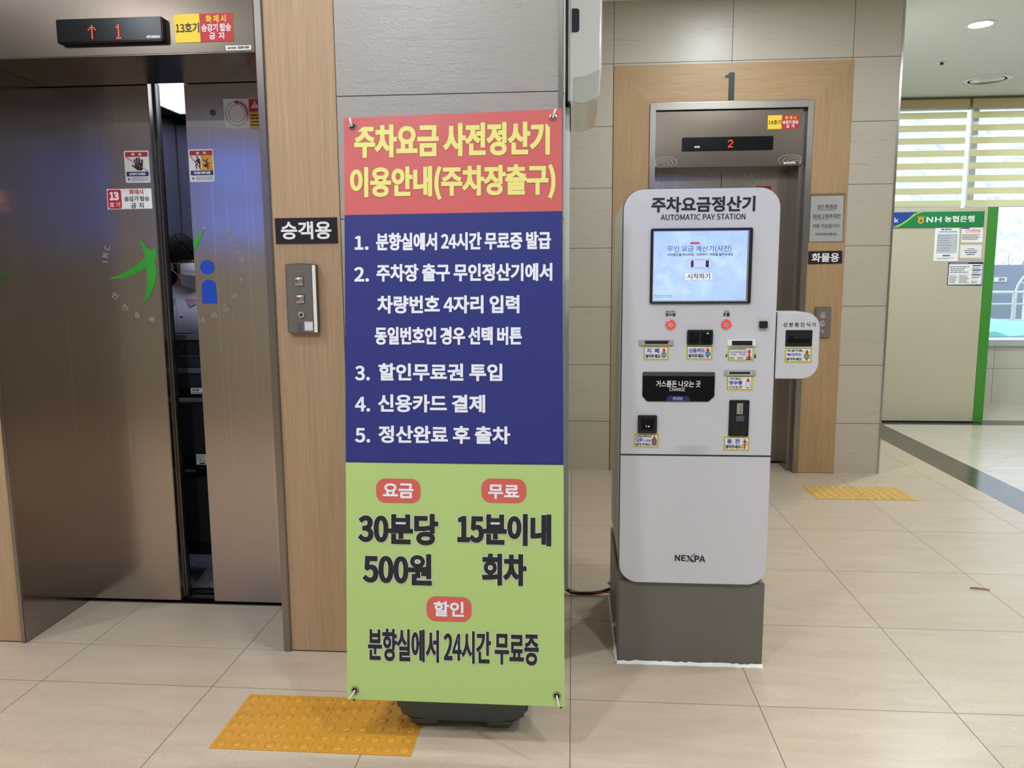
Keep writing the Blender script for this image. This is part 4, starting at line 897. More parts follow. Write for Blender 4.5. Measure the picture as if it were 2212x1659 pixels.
sticker((0.6965,0.7859,1.0719,1.1248), [('유공자증,', (.10, .68, .68, .86), M['green_ink'], .035), ('복지카드', (.10, .62, .42, .62), BI, .035), ('넣어주세요.', (.08, .66, .14, .34), IK, .035)], t_cardg, y=.245, parent=idr, sub=False, label='welfare card sticker')
# side bolts of the plinth
for yy in (.40, .80):
    mb = MB(); mb.lathe((.1665, yy, .075), [(.013, 0), (.013, -.002), (.0085, -.002), (.0085, -.009), (.004, -.009), (.004, -.014), (0, -.014)], M['chrome'], axis='x', n=6 if yy < .5 else 8); part(mb, 'bolt', ks)

# ------------------------------------------------------------------ trunking and cables between wall corner and pay station
mb = MB(); mb.box(-.030, -.013, .83, .87, .030, 2.02, plain('trunking_grey', (224, 226, 226), .45)); mb.box(-.030, -.012, .828, .872, 1.02, 1.06, plain('trunking_grey', (224, 226, 226), .45))
tag(mb.build('cable_trunking', None, (-.02, .85, .03), .001), 'slim grey vertical cable trunking on the wall edge behind the banner', 'cable trunking')
mb = MB(); mb.tube([(-.021, .85, .042), (-.017, .848, .022), (.0, .845, .012), (.04, .842, .0095), (.09, .846, .0095), (.13, .850, .014), (.168, .852, .028)], .0075, M['black'], n=10)
tag(mb.build('power_cable', None, (.07, .85, 0)), 'thick black cable from wall trunking to pay station plinth', 'cable')
mb = MB(); mb.tube([(-.021, .842, .044), (-.010, .838, .030), (.03, .832, .0185), (.08, .832, .020), (.12, .836, .016), (.168, .838, .018)], .0022, plain('wire_red', (176, 44, 40), .4), n=8)
tag(mb.build('signal_wire', None, (.07, .835, 0)), 'thin red wire lying along the thick black cable', 'wire')
# ------------------------------------------------------------------ wall appliance at the corner
o = thing('wall_appliance', 'glossy white wall unit with black grip hung high beside the banner top', 'wall unit', (.03, .95, 2.2))
mb = MB()
prof = [(-.019, 2.02), (.040, 2.012), (.098, 2.035), (.108, 2.15), (.108, 2.86), (.095, 2.90), (-.019, 2.90)]
mb.prism(prof, .75, 1.35, M['white_gloss']); part(mb, 'housing', o, .008, segs=3)
mb = MB(); mb.prism([(-.029, 2.10), (-.024, 2.03), (-.010, 2.012), (-.010, 2.90), (-.029, 2.90)], .76, 1.34, M['black']); part(mb, 'back_plate', o, .003)
x0, x1, z0, z1 = -0.0066,0.0222,2.2758,2.3614
mb = MB(); mb.prism(rrect(x0, x1, z0, z1, .011, 6, (0, 1, 1, 0)), .7470, .752, M['black']); part(mb, 'grip', o, .0015)
mb = MB(); mb.prism([(.002, 2.022), (.040, 2.014), (.094, 2.036), (.101, 2.14), (.05, 2.118), (.002, 2.112)], .7478, .7520, plain('frosted_panel', (196, 196, 186), .18, coat=.4)); part(mb, 'lower_panel', o, .001)
# ------------------------------------------------------------------ far elevator entrance numbered 1
d2 = thing('door_2', None, None, (1.03, 3.35, 0), kind='structure')
mb = MB()
mb.box(.508, .545, W2 - .018, W2 + .05, .002, 2.490, M['steel']); mb.box(1.526, 1.563, W2 - .018, W2 + .05, .002, 2.490, M['steel']); mb.box(.545, 1.526, W2 - .018, W2 + .05, 2.445, 2.490, M['steel'])
part(mb, 'door_frame', d2, .002)
mb = MB(); mb.box(.508, .545, W2 + .05, 3.40, .002, 2.445, M['steel']); mb.box(1.500, 1.563, W2 + .05, 3.40, .002, 2.445, M['steel'])
part(mb, 'jamb', d2, .002)
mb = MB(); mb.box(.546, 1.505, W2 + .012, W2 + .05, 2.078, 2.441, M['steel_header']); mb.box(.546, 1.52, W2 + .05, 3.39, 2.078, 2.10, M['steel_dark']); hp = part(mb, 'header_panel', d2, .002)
mb = MB(); ye = W2 + .0108
for sx, cx in ((1, .548), (-1, 1.503)):
    for k in range(4):
        rx, rz = .028 + .017 * k, .013 + .0075 * k; ox, oz = .036 + .010 * k, 2.0905 + rz * .62
        pts = [(cx + sx * (ox + rx * math.cos(a)), ye, oz + rz * math.sin(a)) for a in [-.62 + (PI + 1.2) * t / 22 for t in range(23)]]
        mb.tube([(max(.549, min(1.502, p[0])), p[1], max(2.081, p[2])) for p in pts], .0011, M['etch'], n=4, cap=False)
part(mb, 'etched_swirl', hp)
def leaf14(x0, x1, s):
    b = MB(); b.box(x0, x1, 3.35, 3.39, .012, 2.10, M['steel_door']); lf = part(b, 'door_leaf', d2, .002)
    b = MB(); xb = x0 + .10 if s > 0 else x1 - .16
    for k in range(8): b.box(xb + k * .013 * s * (-1 if s > 0 else 1) + .05 * s, xb + k * .013 * s * (-1 if s > 0 else 1) + .05 * s + .003, 3.3492, 3.3502, .9, 2.07, M['etch'])
    for p in ((.02, 2.07, .06, 1.72), (.13, 2.07, .10, 1.75), (.17, 2.07, .05, 1.90), (.24, 2.07, .15, 1.70)):
        a = (x1 - p[0] - .05) if s > 0 else (x0 + p[0] + .02); c = (x1 - p[2] - .12) if s > 0 else (x0 + p[2] + .12)
        b.tube([(a, 3.3495, p[1]), ((a + c) / 2 + .012, 3.3495, (p[1] + p[3]) / 2), (c, 3.3495, p[3])], [.0008, .0022, .0008], M['etch'], n=4, cap=False)
    part(b, 'etched_pattern', lf); return lf
leaf14(.545, 1.036, 1); leaf14(1.040, 1.503, -1)
mb = MB(); mb.box(.545, 1.503, 3.33, 3.40, -.002, .004, M['steel_dark']); part(mb, 'sill_track', d2)
x0, x1, z0, z1 = 1.2809,1.3826,1.8259,1.9782
o = sign('door_sticker', 'red topped sticker on far elevator door peeping above the pay station', 'sticker', rect(x0, x1, z0, z1), 3.3484, .0014, M['white'])
mb = MB(); mb.flat(rect(x0, x1, z1 - .03, z1), 3.3480, M['sign_red']); part(mb, 'colour_band', o, smooth=False)
# signs of the far elevator
x0, x1, z0, z1 = .7245, 1.3155, 2.183, 2.269
o = thing('floor_indicator', 'black floor indicator with red 2 above elevator 1', 'floor indicator', ((x0 + x1) / 2, W2, z0))
mb = MB(); mb.box(x0, x1, W2 - .002, W2 + .012, z0, z1, M['black_gloss']); part(mb, 'housing', o, .0015)
c = (1.0246,2.2445); mb = MB(); dots(mb, ['.###.', '#...#', '....#', '...#.', '..#..', '.#...', '#####'], c[0], c[1], .0068, .0031, W2 - .0022, M['led_red']); part(mb, 'led_digit', o)
letters(o, 'OTIS', 0.8038,0.8386,2.2003,2.2128, W2 - .0026, M['white'], .03)
fire_sign([(1.2784,2.3136),(1.4762,2.315),(1.4766,2.4019),(1.278,2.4014)], (1.3687,2.3603)[0], (1.2827,1.366,2.3406,2.3714), (1.3885,1.4597,2.3723,2.3948), (1.3733,1.4736,2.3445,2.3679), (1.3981,1.45,2.3201,2.3416), '14호기', W2 + .012, 'small yellow and red fire notice numbered 14 above elevator 1 door')
o = sign('serial_label', 'tiny white serial number label at lower right of elevator 1 header', 'label', [(1.3915,2.0897),(1.466,2.0915),(1.4655,2.1033),(1.391,2.1016)], W2 + .0106, .001, M['paper'])
mb = MB(); mb_r = 1.4002,1.4599,2.0935,2.0995; strip_rows(mb, *mb_r, 1, W2 + .0102, M['ink'], .7); part(mb, 'fine_print', o, smooth=False)
x0, x1, z0, z1 = 0.9902,1.0544,2.5012,2.6743
cx, cz = (x0 + x1) / 2, (z0 + z1) / 2
o = tag((lambda b: b.build('floor_numeral', None, (cx, W2, cz)))((lambda b: (b.prism([(x0 + .0235, z0), (x1 - .003, z0), (x1 - .003, z1), (x0 + .028, z1), (x0 + .016, z1 - .014), (x0, z1 - .019), (x0, z1 - .033), (x0 + .0235, z1 - .033)], W2 - .0095, W2 - .0055, M['ink']), b)[1])(MB())), 'large black numeral 1 on the oak lintel over the far elevator', 'numeral')
o = sign('paper_notice', 'white paper notice in a clear sleeve on oak beside elevator 1', 'notice', [(1.5741,1.5805),(1.787,1.5815),(1.7823,1.8782),(1.573,1.8765)], W2 - .0085, .0012, M['paper'])
yn = W2 - .0092
letters(o, '3단 화환은', 1.6144,1.7458,1.7911,1.8211, yn, M['ink'], .006); letters(o, '최대 2개까지만', 1.5887,1.7682,1.7294,1.7595, yn, M['ink'], .006); letters(o, '이용 가능합니다.', 1.59,1.7683,1.669,1.6962, yn, M['ink'], .004); letters(o, '- 인천의료원 장례식장 -', 1.6,1.7575,1.619,1.6372, yn, M['ink'], .008)
mb = MB(); mb.flat(rect(1.6153,1.7274,1.7852,1.7876), yn, M['ink']); mb.flat(rect(1.5896,1.6975,1.7238,1.7262), yn, M['ink']); part(mb, 'underline', o, smooth=False)
M['sleeve'] = glass_mat('clear_sleeve', (.97, .97, .97))
x0, x1, z0, z1 = 1.5665,1.7924,1.5779,1.8961; mb = MB(); mb.box(x0, x1, W2 - .0105, W2 - .0098, z0, z1, M['sleeve']); part(mb, 'clear_sleeve', o)
o = sign('freight_sign', 'black sign lettered in white on oak below the paper notice', 'sign', [(1.5726,1.432),(1.7921,1.4359),(1.7901,1.5186),(1.5718,1.5171)], W2 - .0095, .0035, M['sign_black'])
letters(o, '화물용', 1.593,1.7725,1.4453,1.5046, W2 - .0100, M['white'], .012)
x0, x1, z0, z1 = 1.6278,1.7329,0.9405,1.1468
o = thing('call_panel', 'small steel elevator call panel partly behind the pay station card reader', 'call panel', ((x0 + x1) / 2, W2, (z0 + z1) / 2))
mb = MB(); mb.box(x0, x1, W2 - .020, W2 - .006, z0, z1, M['steel']); part(mb, 'housing', o, .003)
mb = MB(); mb.box(x0 + .010, x1 - .004, W2 - .0212, W2 - .0195, z0 + .004, z1 - .004, M['kiosk_grey']); part(mb, 'face_plate', o, .0005)
for c in ((1.6835,1.0916), (1.6815,1.0358)):
    mb = MB(); mb.lathe((c[0], W2 - .0212, c[1]), [(.0205, 0), (.0205, -.003), (.0165, -.004), (.0155, -.002), (.0085, -.0025), (0, -.003)], M['chrome']); mb.lathe((c[0], W2 - .0212, c[1]), [(.0035, -.0026), (0, -.0036)], M['arrow_red'], n=12); part(mb, 'button', o)
c = (1.6818,0.9838); mb = MB(); mb.lathe((c[0], W2 - .0212, c[1]), [(.0125, 0), (.0125, -.003), (.007, -.0035)], M['chrome']); mb.lathe((c[0], W2 - .0212, c[1]), [(.0072, -.0025), (0, -.0025)], M['dark_gap'], n=12); part(mb, 'key_switch', o)

# ------------------------------------------------------------------ bank booth, its sign and posters
BF = 5.04
o = thing('bank_booth', 'cream bank machine booth with green corner post beyond the pillar', 'booth', (3.0, BF, 0))
mb = MB(); mb.box(2.12, 3.692, BF, BF + .55, .012, 1.948, M['cream']); part(mb, 'side_panel', o, .003)
mb = MB(); mb.box(3.690, 3.780, BF, BF + .56, .004, 1.952, M['booth_green']); part(mb, 'corner_post', o, .003)
mb = MB(); mb.box(2.12, 3.69, BF + .012, BF + .54, 0, .012, M['dark_gap'])
for x, w in ((3.02, .035), (3.32, .05), (3.2, .02)): mb.sphere((x, BF + .013, .008), (w, .012, .014), M['dark_gap'], 8, 6)
part(mb, 'base_gap', o)
(a0, c0), (a1, c1), (a2, c2), (a3, c3) = (2.8893,1.78),(3.6549,1.7801),(3.6512,1.9138),(2.8817,1.9109); a0 = a3 = 2.55; c0, c3 = c1, c2
o = sign('bank_sign', 'long green bank sign with gold emblem along the booth top', 'sign', [(a0, c1), (a1, c1), (a1, c2), (a0, c2)], BF - .012, .012, M['bank_green'])
yg = BF - .0128; S = (2.8849,1.7862),(3.11,1.9163)
p, q = S
mb = MB(); mb.flat([(a0, c1 + .001), (p[0] - .02, c1 + .001), (p[0] + .06, c1 + .035), (p[0] + .115, c1 + .075), (q[0] - .07, c2 - .02), (q[0] - .03, c2 - .001), (a0, c2 - .001)], yg, M['bank_blue']); part(mb, 'blue_field', o, smooth=False)
mb = MB(); mb.flat([(p[0] - .02, c1 + .001), (p[0] + .03, c1 + .001), (p[0] + .095, c1 + .04), (p[0] + .15, c1 + .085), (q[0] - .035, c2 - .018), (q[0] + .02, c2 - .001), (q[0] - .03, c2 - .001), (q[0] - .07, c2 - .02), (p[0] + .115, c1 + .075), (p[0] + .06, c1 + .035)], yg - .0004, M['bank_lime']); part(mb, 'lime_swoosh', o, smooth=False)
letters(o, 'Bank', p[0] - .135, p[0] + .031, *(2.8856,2.9121,1.8229,1.8658)[2:], yg - .0006, M['white'], .006)
letters(o, 'NH', 3.1584,3.2888,1.8226,1.869, yg, M['white'], .016); letters(o, '농협은행', 3.314,3.5719,1.8218,1.8779, yg, M['white'], .012)
c = (3.111,1.8369); mb = MB(); ring(mb, c, .014, .025, yg, M['bank_gold'])
for s in (-1, 1): mb.flat([(c[0] + s * .004, c[1] + .020), (c[0] + s * .030, c[1] + .046), (c[0] + s * .026, c[1] + .028), (c[0] + s * .018, c[1] + .018)], yg - .0002, M['bank_gold'])
mb.flat([(c[0] - .006, c[1] + .024), (c[0] + .006, c[1] + .024), (c[0], c[1] + .046)], yg - .0003, M['bank_gold']); part(mb, 'gold_emblem', o, smooth=False)
yp = BF - .0022
def poster(name, label, poly, mat=M['paper']): return sign(name, label, 'poster', poly, BF - .0018, .0016, mat)
o = poster('notice_poster', 'tall white notice poster with blue heading on the booth, left of the CCTV poster', [(3.246,1.4807),(3.4591,1.477),(3.4548,1.7728),(3.2452,1.773)])
x0, x1, z0, z1 = 3.2567,3.453,1.486,1.765; W, H = x1 - x0, z1 - z0
mb = MB(); strip_rows(mb, x0 + .2 * W, x1 - .3 * W, z1 - .05 * H, z1, 1, yp, M['sign_navy'], .7); mb.flat(rect(x0 + .08 * W, x1 - .08 * W, z1 - .12 * H, z1 - .08 * H), yp, plain('poster_sky', (126, 170, 214), .6)); part(mb, 'heading', o, smooth=False)
mb = MB(); mb.flat(rect(x0 + .05 * W, x1 - .05 * W, z0 + .22 * H, z1 - .16 * H), yp, plain('poster_grey', (196, 198, 204), .6))
for k in range(7):
    zz = z1 - (.20 + .078 * k) * H; mb.flat(rect(x0 + .09 * W, x0 + .13 * W, zz - .03 * H, zz), yp - .0003, M['soft_blue_ink']); strip_rows(mb, x0 + .17 * W, x1 - .22 * W, zz - .045 * H, zz, 2, yp - .0003, M['grey_ink'], .45, True, k); mb.flat(rect(x1 - .16 * W, x1 - .1 * W, zz - .02 * H, zz - .008 * H), yp - .0003, M['grey_ink'])
mb.flat(rect(x0 + .33 * W, x1 - .33 * W, z0 + .12 * H, z0 + .17 * H), yp, M['soft_blue_ink']); strip_rows(mb, x0 + .1 * W, x1 - .1 * W, z0 + .02 * H, z0 + .09 * H, 2, yp, M['grey_ink'], .4); part(mb, 'fine_print', o, smooth=False)
o = poster('cctv_poster', 'white CCTV poster with red heading on the booth', [(3.4768,1.6444),(3.659,1.6411),(3.654,1.7768),(3.4746,1.7738)])
letters(o, 'CCTV 운영 안내', 3.5046,3.6339,1.726,1.7586, yp, plain('poster_red', (214, 66, 66), .6), .01)
x0, x1, z0, z1 = 3.4805,3.6517,1.6607,1.7159; mb = MB(); strip_rows(mb, x0, x1, z0, z1, 5, yp, M['ink'], .45, True, 4); part(mb, 'fine_print', o, smooth=False)
mb = MB(); z = (3.5621,1.7737)[1]; mb.flat(rect(x0 - .004, x0 + .06, z - .012, z - .002), yp, M['bank_blue']); part(mb, 'corner_flash', o, smooth=False)
o = poster('thank_you_poster', 'small cream rimmed poster with three faint lines, below the CCTV poster', [(3.4673,1.5033),(3.6576,1.4961),(3.6616,1.6223),(3.4669,1.6257)], plain('poster_rim', (224, 206, 184), .6))
x0, x1, z0, z1 = 3.4753,3.655,1.505,1.6158; mb = MB(); mb.flat(rect(x0, x1, z0, z1), yp, M['white']); W, H = x1 - x0, z1 - z0
for k, (m, a) in enumerate(((M['soft_red_ink'], .32), (M['soft_blue_ink'], .18), (M['ink'], .22), (M['ink'], .30))): strip_rows(mb, x0 + a * W, x1 - a * W, z1 - (.33 + .15 * k) * H, z1 - (.22 + .15 * k) * H, 1, yp - .0003, m, .6, False, k)
part(mb, 'fine_print', o, smooth=False)
o = poster('fee_table_poster', 'navy framed poster with small tables, lowest on the booth panel', [(3.3804,1.2623),(3.6808,1.2567),(3.6805,1.4659),(3.3795,1.4673)], M['sign_navy'])
x0, x1, z0, z1 = 3.3867,3.6755,1.2678,1.4498; W, H = x1 - x0, z1 - z0
mb = MB(); mb.flat(rect(x0, x1, z0, z1), yp, M['paper']); strip_rows(mb, x0 + .02 * W, x0 + .6 * W, z1 + .004, z1 + .013, 1, yp - .0003, M['white'], .5); part(mb, 'white_field', o, smooth=False)
mb = MB()
for bx0, bx1, bz0, bz1, n, m in ((.04, .66, .56, .92, 4, M['grey_ink']), (.04, .30, .06, .46, 6, M['grey_ink']), (.32, .66, .06, .46, 6, M['grey_ink']), (.70, .96, .76, .86, 3, M['grey_ink']), (.70, .96, .52, .66, 3, M['grey_ink']), (.70, .96, .28, .42, 3, M['grey_ink']), (.70, .96, .04, .18, 2, M['grey_ink'])): strip_rows(mb, x0 + bx0 * W, x0 + bx1 * W, z0 + bz0 * H, z0 + bz1 * H, n, yp - .0004, m, .5, True, n)
for v in (.9, .68, .45): mb.flat(rect(x0 + .70 * W, x0 + .97 * W, z0 + v * H, z0 + (v + .05) * H), yp - .0004, M['sign_navy'])
mb.flat(rect(x0 + .03 * W, x0 + .67 * W, z0 + .5 * H, z0 + .505 * H), yp - .0004, M['sign_navy']); part(mb, 'table_print', o, smooth=False)

# ------------------------------------------------------------------ window blinds
def cloth(name, rgb, tr, sheer=0.0):
    t = NT(name); c = (*lin(rgb), 1)
    d = t.n('ShaderNodeBsdfDiffuse'); d.inputs[0].default_value = c; s = t.n('ShaderNodeBsdfTranslucent'); s.inputs[0].default_value = c
    m1 = t.n('ShaderNodeMixShader'); m1.inputs[0].default_value = tr; t.l(d.outputs[0], m1.inputs[1]); t.l(s.outputs[0], m1.inputs[2]); out = m1.outputs[0]
    if sheer:
        tp = t.n('ShaderNodeBsdfTransparent'); m2 = t.n('ShaderNodeMixShader'); m2.inputs[0].default_value = sheer; t.l(out, m2.inputs[1]); t.l(tp.outputs[0], m2.inputs[2]); out = m2.outputs[0]
    t.l(out, t.out.inputs[0]); return t.m
M['band'] = cloth('blind_band', (252, 247, 212), .72); M['sheer'] = cloth('blind_sheer', (236, 238, 232), .6, .78)
def blind(x0, x1, label):
    o = thing('roller_blind', label, 'window blind', ((x0 + x1) / 2, 6.2, 2.05))
    mb = MB(); mb.box(x0, x1, 6.16, 6.24, 3.03, 3.115, plain('blind_cassette', (196, 176, 128), .6)); part(mb, 'cassette', o, .004)
    mb = MB(); zt = 3.0; zz = 2.90
    mb.add([(x0 + .01, 6.2, 3.03), (x1 - .01, 6.2, 3.03), (x1 - .01, 6.2, 2.06), (x0 + .01, 6.2, 2.06)], [(0, 1, 2, 3)], M['sheer']); part(mb, 'sheer_fabric', o)
    mb = MB()
    for k in range(8):
        a = 2.993 - k * .1255; mb.box(x0 + .01, x1 - .01, 6.194, 6.197, a - .062, a, M['band'])
    part(mb, 'striped_fabric', o)
    mb = MB(); mb.box(x0 + .01, x1 - .01, 6.188, 6.212, 2.042, 2.062, plain('blind_rail', (220, 218, 206), .5)); part(mb, 'bottom_rail', o, .003)
blind(2.25, 3.998, 'yellow striped roller blind on the window beside the tiled pillar'); blind(4.025, 5.75, 'yellow striped roller blind above the bare trees, farther from the tiled pillar')

# ------------------------------------------------------------------ outdoors beyond the window
def soil():
    t = NT('outdoor_ground'); p = t.pos(); n1 = t.noise(p, 3, 5, .6); t.l(t.ramp(n1, [(.35, lin((150, 140, 128))), (.65, lin((186, 178, 168)))]), t.b.inputs['Base Color']); t.set(rough=.9); return t.m
M['soil'] = soil()
mb = MB(); mb.box(1, 40, 6.45, 40, -.5, -.3, M['soil']); struct(mb.build('ground'))
M['slab'] = plain('pale_slab', (214, 222, 226), .6); M['tarp'] = plain('turquoise_tarp', (140, 214, 216), .5); M['fence'] = plain('fence_paint', (206, 214, 206), .5); M['cab'] = plain('gas_cabinet_grey', (138, 146, 160), .6)
mb = MB(); mb.box(4.3, 8.5, 6.9, 8.7, -.3, .56, M['slab']); tag(mb.build('roof_slab', None, (6.4, 7.8, -.3), .01), 'pale flat roof slab just outside the window under the turquoise sheet', 'slab')
mb = MB(); vs = []; n = 16
for i in range(n + 1):
    for j in range(5):
        x = 4.9 + 2.6 * i / n; y = 8.05 + .6 * j / 4; vs.append((x, y, .60 + .04 * j + .05 * math.sin(i * 1.1 + j) * .5 + (.04 if j == 0 and i % 3 == 0 else 0)))
mb.add(vs + [(v[0], v[1], .565) for v in vs], [(i * 5 + j, (i + 1) * 5 + j, (i + 1) * 5 + j + 1, i * 5 + j + 1) for i in range(n) for j in range(4)] + [(85 + i * 5, i * 5, (i + 1) * 5, 85 + (i + 1) * 5) for i in range(n)], M['tarp'])
tag(mb.build('tarpaulin', None, (6.2, 8.3, .57)), 'turquoise sheet on the pale roof slab outside the window', 'tarpaulin')
o = thing('metal_fence', 'pale metal fence with arched rails outside the window', 'fence', (6.8, 9.5, 0))
mb = MB()
for z in (1.10, .93, .70): mb.tube([(5.0, 9.5, z), (9.5, 9.5, z)], .020 if z > 1 else .013, M['fence'])
part(mb, 'rail', o)
for x in (5.35, 6.36, 7.37, 8.4):
    mb = MB(); mb.tube([(x, 9.5, -.3), (x, 9.5, 1.12)], .03, M['fence']); part(mb, 'post', o)
mb = MB()
for r in (.48, .36, .24, .12): mb.tube([(6.84 + r * math.cos(PI - PI * k / 16), 9.5, 1.02 + r * math.sin(PI * k / 16)) for k in range(17)], .016, M['fence'], n=6)
for a in (.5, 1.05, 1.57, 2.1, 2.64): mb.tube([(6.84 + .12 * math.cos(a), 9.5, 1.02 + .12 * math.sin(a)), (6.84 + .48 * math.cos(a), 9.5, 1.02 + .48 * math.sin(a))], .010, M['fence'], n=6)
part(mb, 'arch', o)
o = thing('gas_cabinet', 'grey outdoor cabinet with white sign behind the fence', 'cabinet', (6.5, 10.4, -.3))
mb = MB(); mb.box(6.35, 6.92, 10.3, 10.8, -.3, 1.50, M['cab']); part(mb, 'body', o, .01)
x0, x1, z0, z1 = 6.4614,6.6452,1.2442,1.3112; mb = MB(); mb.box(x0, x1, 10.285, 10.30, z0, z1, M['white']); s = part(mb, 'name_plate', o)
letters(s, '고압가스', 6.5193,6.6282,1.2526,1.3019, 10.284, M['sign_navy'], .02)
M['bark'] = plain('bare_bark', (150, 146, 146), .85)
def bare_tree(x, y, h, seed, label, r0=.035):
    r = random.Random(seed); mb = MB()
    def grow(p, d, L, rad, lv):
        pts = [p]; rs = [rad]; q = Vector(p); dd = Vector(d)
        for k in range(4):
            dd = (dd + Vector((r.uniform(-.2, .2), r.uniform(-.2, .2), r.uniform(-.06, .16)))).normalized(); q = q + dd * (L / 4); pts.append(tuple(q)); rs.append(rad * (1 - .14 * (k + 1)))
        mb.tube(pts, rs, M['bark'], n=5 if lv < 2 else 3, cap=False)
        if lv < 4:
            for k in range(3 if lv < 2 else 3):
                i = r.randint(1, 4); a = r.uniform(0, 2 * PI); nd = (dd * r.uniform(.4, 1) + Vector((math.cos(a), math.sin(a), r.uniform(-.3, .5))) * .8).normalized()
                grow(pts[i], nd, L * r.uniform(.5, .72), rs[i] * .6, lv + 1)
    grow((x, y, -.3), (r.uniform(-.1, .1), 0, 1), h * .42, r0, 0)
    tag(mb.build('bare_tree', None, (x, y, -.3)), label, 'tree', 'bare trees outside the window')
for k, (x, y, h) in enumerate(((6.75, 11.9, 4.4), (9.3, 12.2, 4.6), (4.9, 13.4, 4.6), (7.6, 14.8, 5.2), (11.6, 14.6, 5.0), (10.0, 17.0, 5.6), (5.2, 16.6, 5.4))):
    bare_tree(x, y, h, 20 + k, 'bare grey winter tree beyond the fence outside the window')
def hillside():
    t = NT('wooded_slope'); p = t.pos(); n1 = t.noise(t.mapp(p, (1, 1, .5)), 3.2, 8, .75); t.l(t.ramp(n1, [(.35, lin((170, 168, 172))), (.65, lin((236, 238, 242)))]), t.b.inputs['Base Color']); t.set(rough=1.0); return t.m
mb = MB(); nx, nz = 24, 10; vs = []; r4 = random.Random(5)
for i in range(nx + 1):
    for j in range(nz + 1):
        vs.append((-2 + 30 * i / nx, 17 + 12 * (j / nz) ** 1.2 + r4.uniform(-.3, .3), -.5 + 12.0 * j / nz + r4.uniform(-.2, .2)))
mb.add(vs, [(i * (nz + 1) + j, (i + 1) * (nz + 1) + j, (i + 1) * (nz + 1) + j + 1, i * (nz + 1) + j + 1) for i in range(nx) for j in range(nz)], hillside()); struct(mb.build('hill'))

# ------------------------------------------------------------------ ceiling fittings
for k, (x, y, c, w) in enumerate(LAMPS):
    vis = (x, y) == (2.92, 3.79)
    o = thing('ceiling_downlight', 'lit round downlight in the white ceiling near the tiled pillar' if vis else 'round recessed downlight in the lobby ceiling outside the picture', 'ceiling light', (x, y, CEIL), None if vis else 'lobby downlights')
    mb = MB(); mb.lathe((x, y, CEIL), [(.078, .004), (.078, -.006), (.092, -.008), (.104, -.004), (.106, .001)], M['white_gloss'], axis='z', n=36); part(mb, 'trim_ring', o)
    mb = MB(); mb.lathe((x, y, CEIL), [(.079, -.0045), (0, -.0045)], M['lens'], axis='z', n=36); part(mb, 'lens', o)
o = thing('ceiling_diffuser', 'round white ceiling air diffuser near the striped window blinds', 'air diffuser', (3.815, 5.485, CEIL))
mb = MB(); mb.lathe((3.815, 5.485, CEIL), [(.205, .001), (.205, -.004), (.176, -.012), (.162, -.010), (.160, -.002)], M['white_gloss'], axis='z', n=40); part(mb, 'outer_ring', o)
mb = MB(); mb.lathe((3.815, 5.485, CEIL), [(.162, -.002), (0, -.002)], M['kiosk_grey'], axis='z', n=40); part(mb, 'shadow_gap', o)
mb = MB(); mb.lathe((3.815, 5.485, CEIL), [(.140, -.003), (.142, -.006), (.125, -.013), (0, -.015)], M['white_gloss'], axis='z', n=40); part(mb, 'centre_disc', o)
o = thing('ceiling_sprinkler', 'tiny sprinkler with dark centre in the white ceiling', 'sprinkler', (3.115, 4.825, CEIL))
mb = MB(); mb.lathe((3.115, 4.825, CEIL), [(.042, .001), (.042, -.003), (.030, -.006), (.014, -.006)], M['white_gloss'], axis='z'); part(mb, 'cover_plate', o)
mb = MB(); mb.lathe((3.115, 4.825, CEIL), [(.015, -.005), (.012, -.018), (.018, -.020), (0, -.021)], M['black'], axis='z', n=14); part(mb, 'nozzle', o)
mb = MB(); mb.tube([(1.735, 1.022, .004), (1.76, 1.016, .006), (1.79, 1.012, .004), (1.808, 1.000, .003)], [.003, .004, .003, .001], plain('splinter', (150, 108, 76), .7), n=5); mb.tube([(1.78, 1.013, .004), (1.812, 1.012, .003)], [.002, .0008], plain('splinter', (150, 108, 76), .7), n=4)
tag(mb.build('twig', None, (1.77, 1.012, 0)), 'tiny brown twig lying on the floor tiles between pay station and marble band', 'twig')
# ------------------------------------------------------------------ person and crates inside the left elevator
M['skin'] = plain('skin', (206, 160, 132), .5); M['hair'] = plain('black_hair', (20, 19, 22), .6, spec=.25); M['coat'] = plain('white_coat', (240, 240, 246), .75); M['pink'] = plain('pink_collar', (222, 160, 186), .75); M['mask'] = plain('white_mask', (244, 241, 246), .7); M['trousers'] = plain('navy_trousers', (40, 44, 60), .8); M['shoe'] = plain('white_shoe', (214, 212, 208), .5)
PX, PY = -1.90, 1.30
def remeshed(name, build, parent, mat, voxel, smooth_it=6):
    mb = MB(); build(mb); o = mb.build(name, parent, ORG[parent.name], smooth=False) if parent else mb.build(name, None, (PX, PY, 0), smooth=False)
    md = o.modifiers.new('r', 'REMESH'); md.mode = 'VOXEL'; md.voxel_size = voxel
    ms = o.modifiers.new('s', 'SMOOTH'); ms.factor = .5; ms.iterations = smooth_it
    bpy.context.view_layer.update()
    me = bpy.data.meshes.new_from_object(o.evaluated_get(bpy.context.evaluated_depsgraph_get()))
    o.modifiers.clear(); o.data = me; me.materials.clear(); me.materials.append(mat)
    me.polygons.foreach_set('use_smooth', [True] * len(me.polygons)); me.polygons.foreach_set('material_index', [0] * len(me.polygons))
    return o
BY = math.radians(-58)                    # body heading, measured from +x
HY = math.radians(10)                    # head heading
def bw(f, l, z, a=BY): z = z * .981; return (PX + f * math.cos(a) - l * math.sin(a), PY + f * math.sin(a) + l * math.cos(a), z)
sk = M['skin']
def limb(mb, pts, rs, m): 
    mb.tube(pts, rs, m, n=14)
    for p, r in zip(pts, rs): mb.sphere(p, r, m, 12, 8)
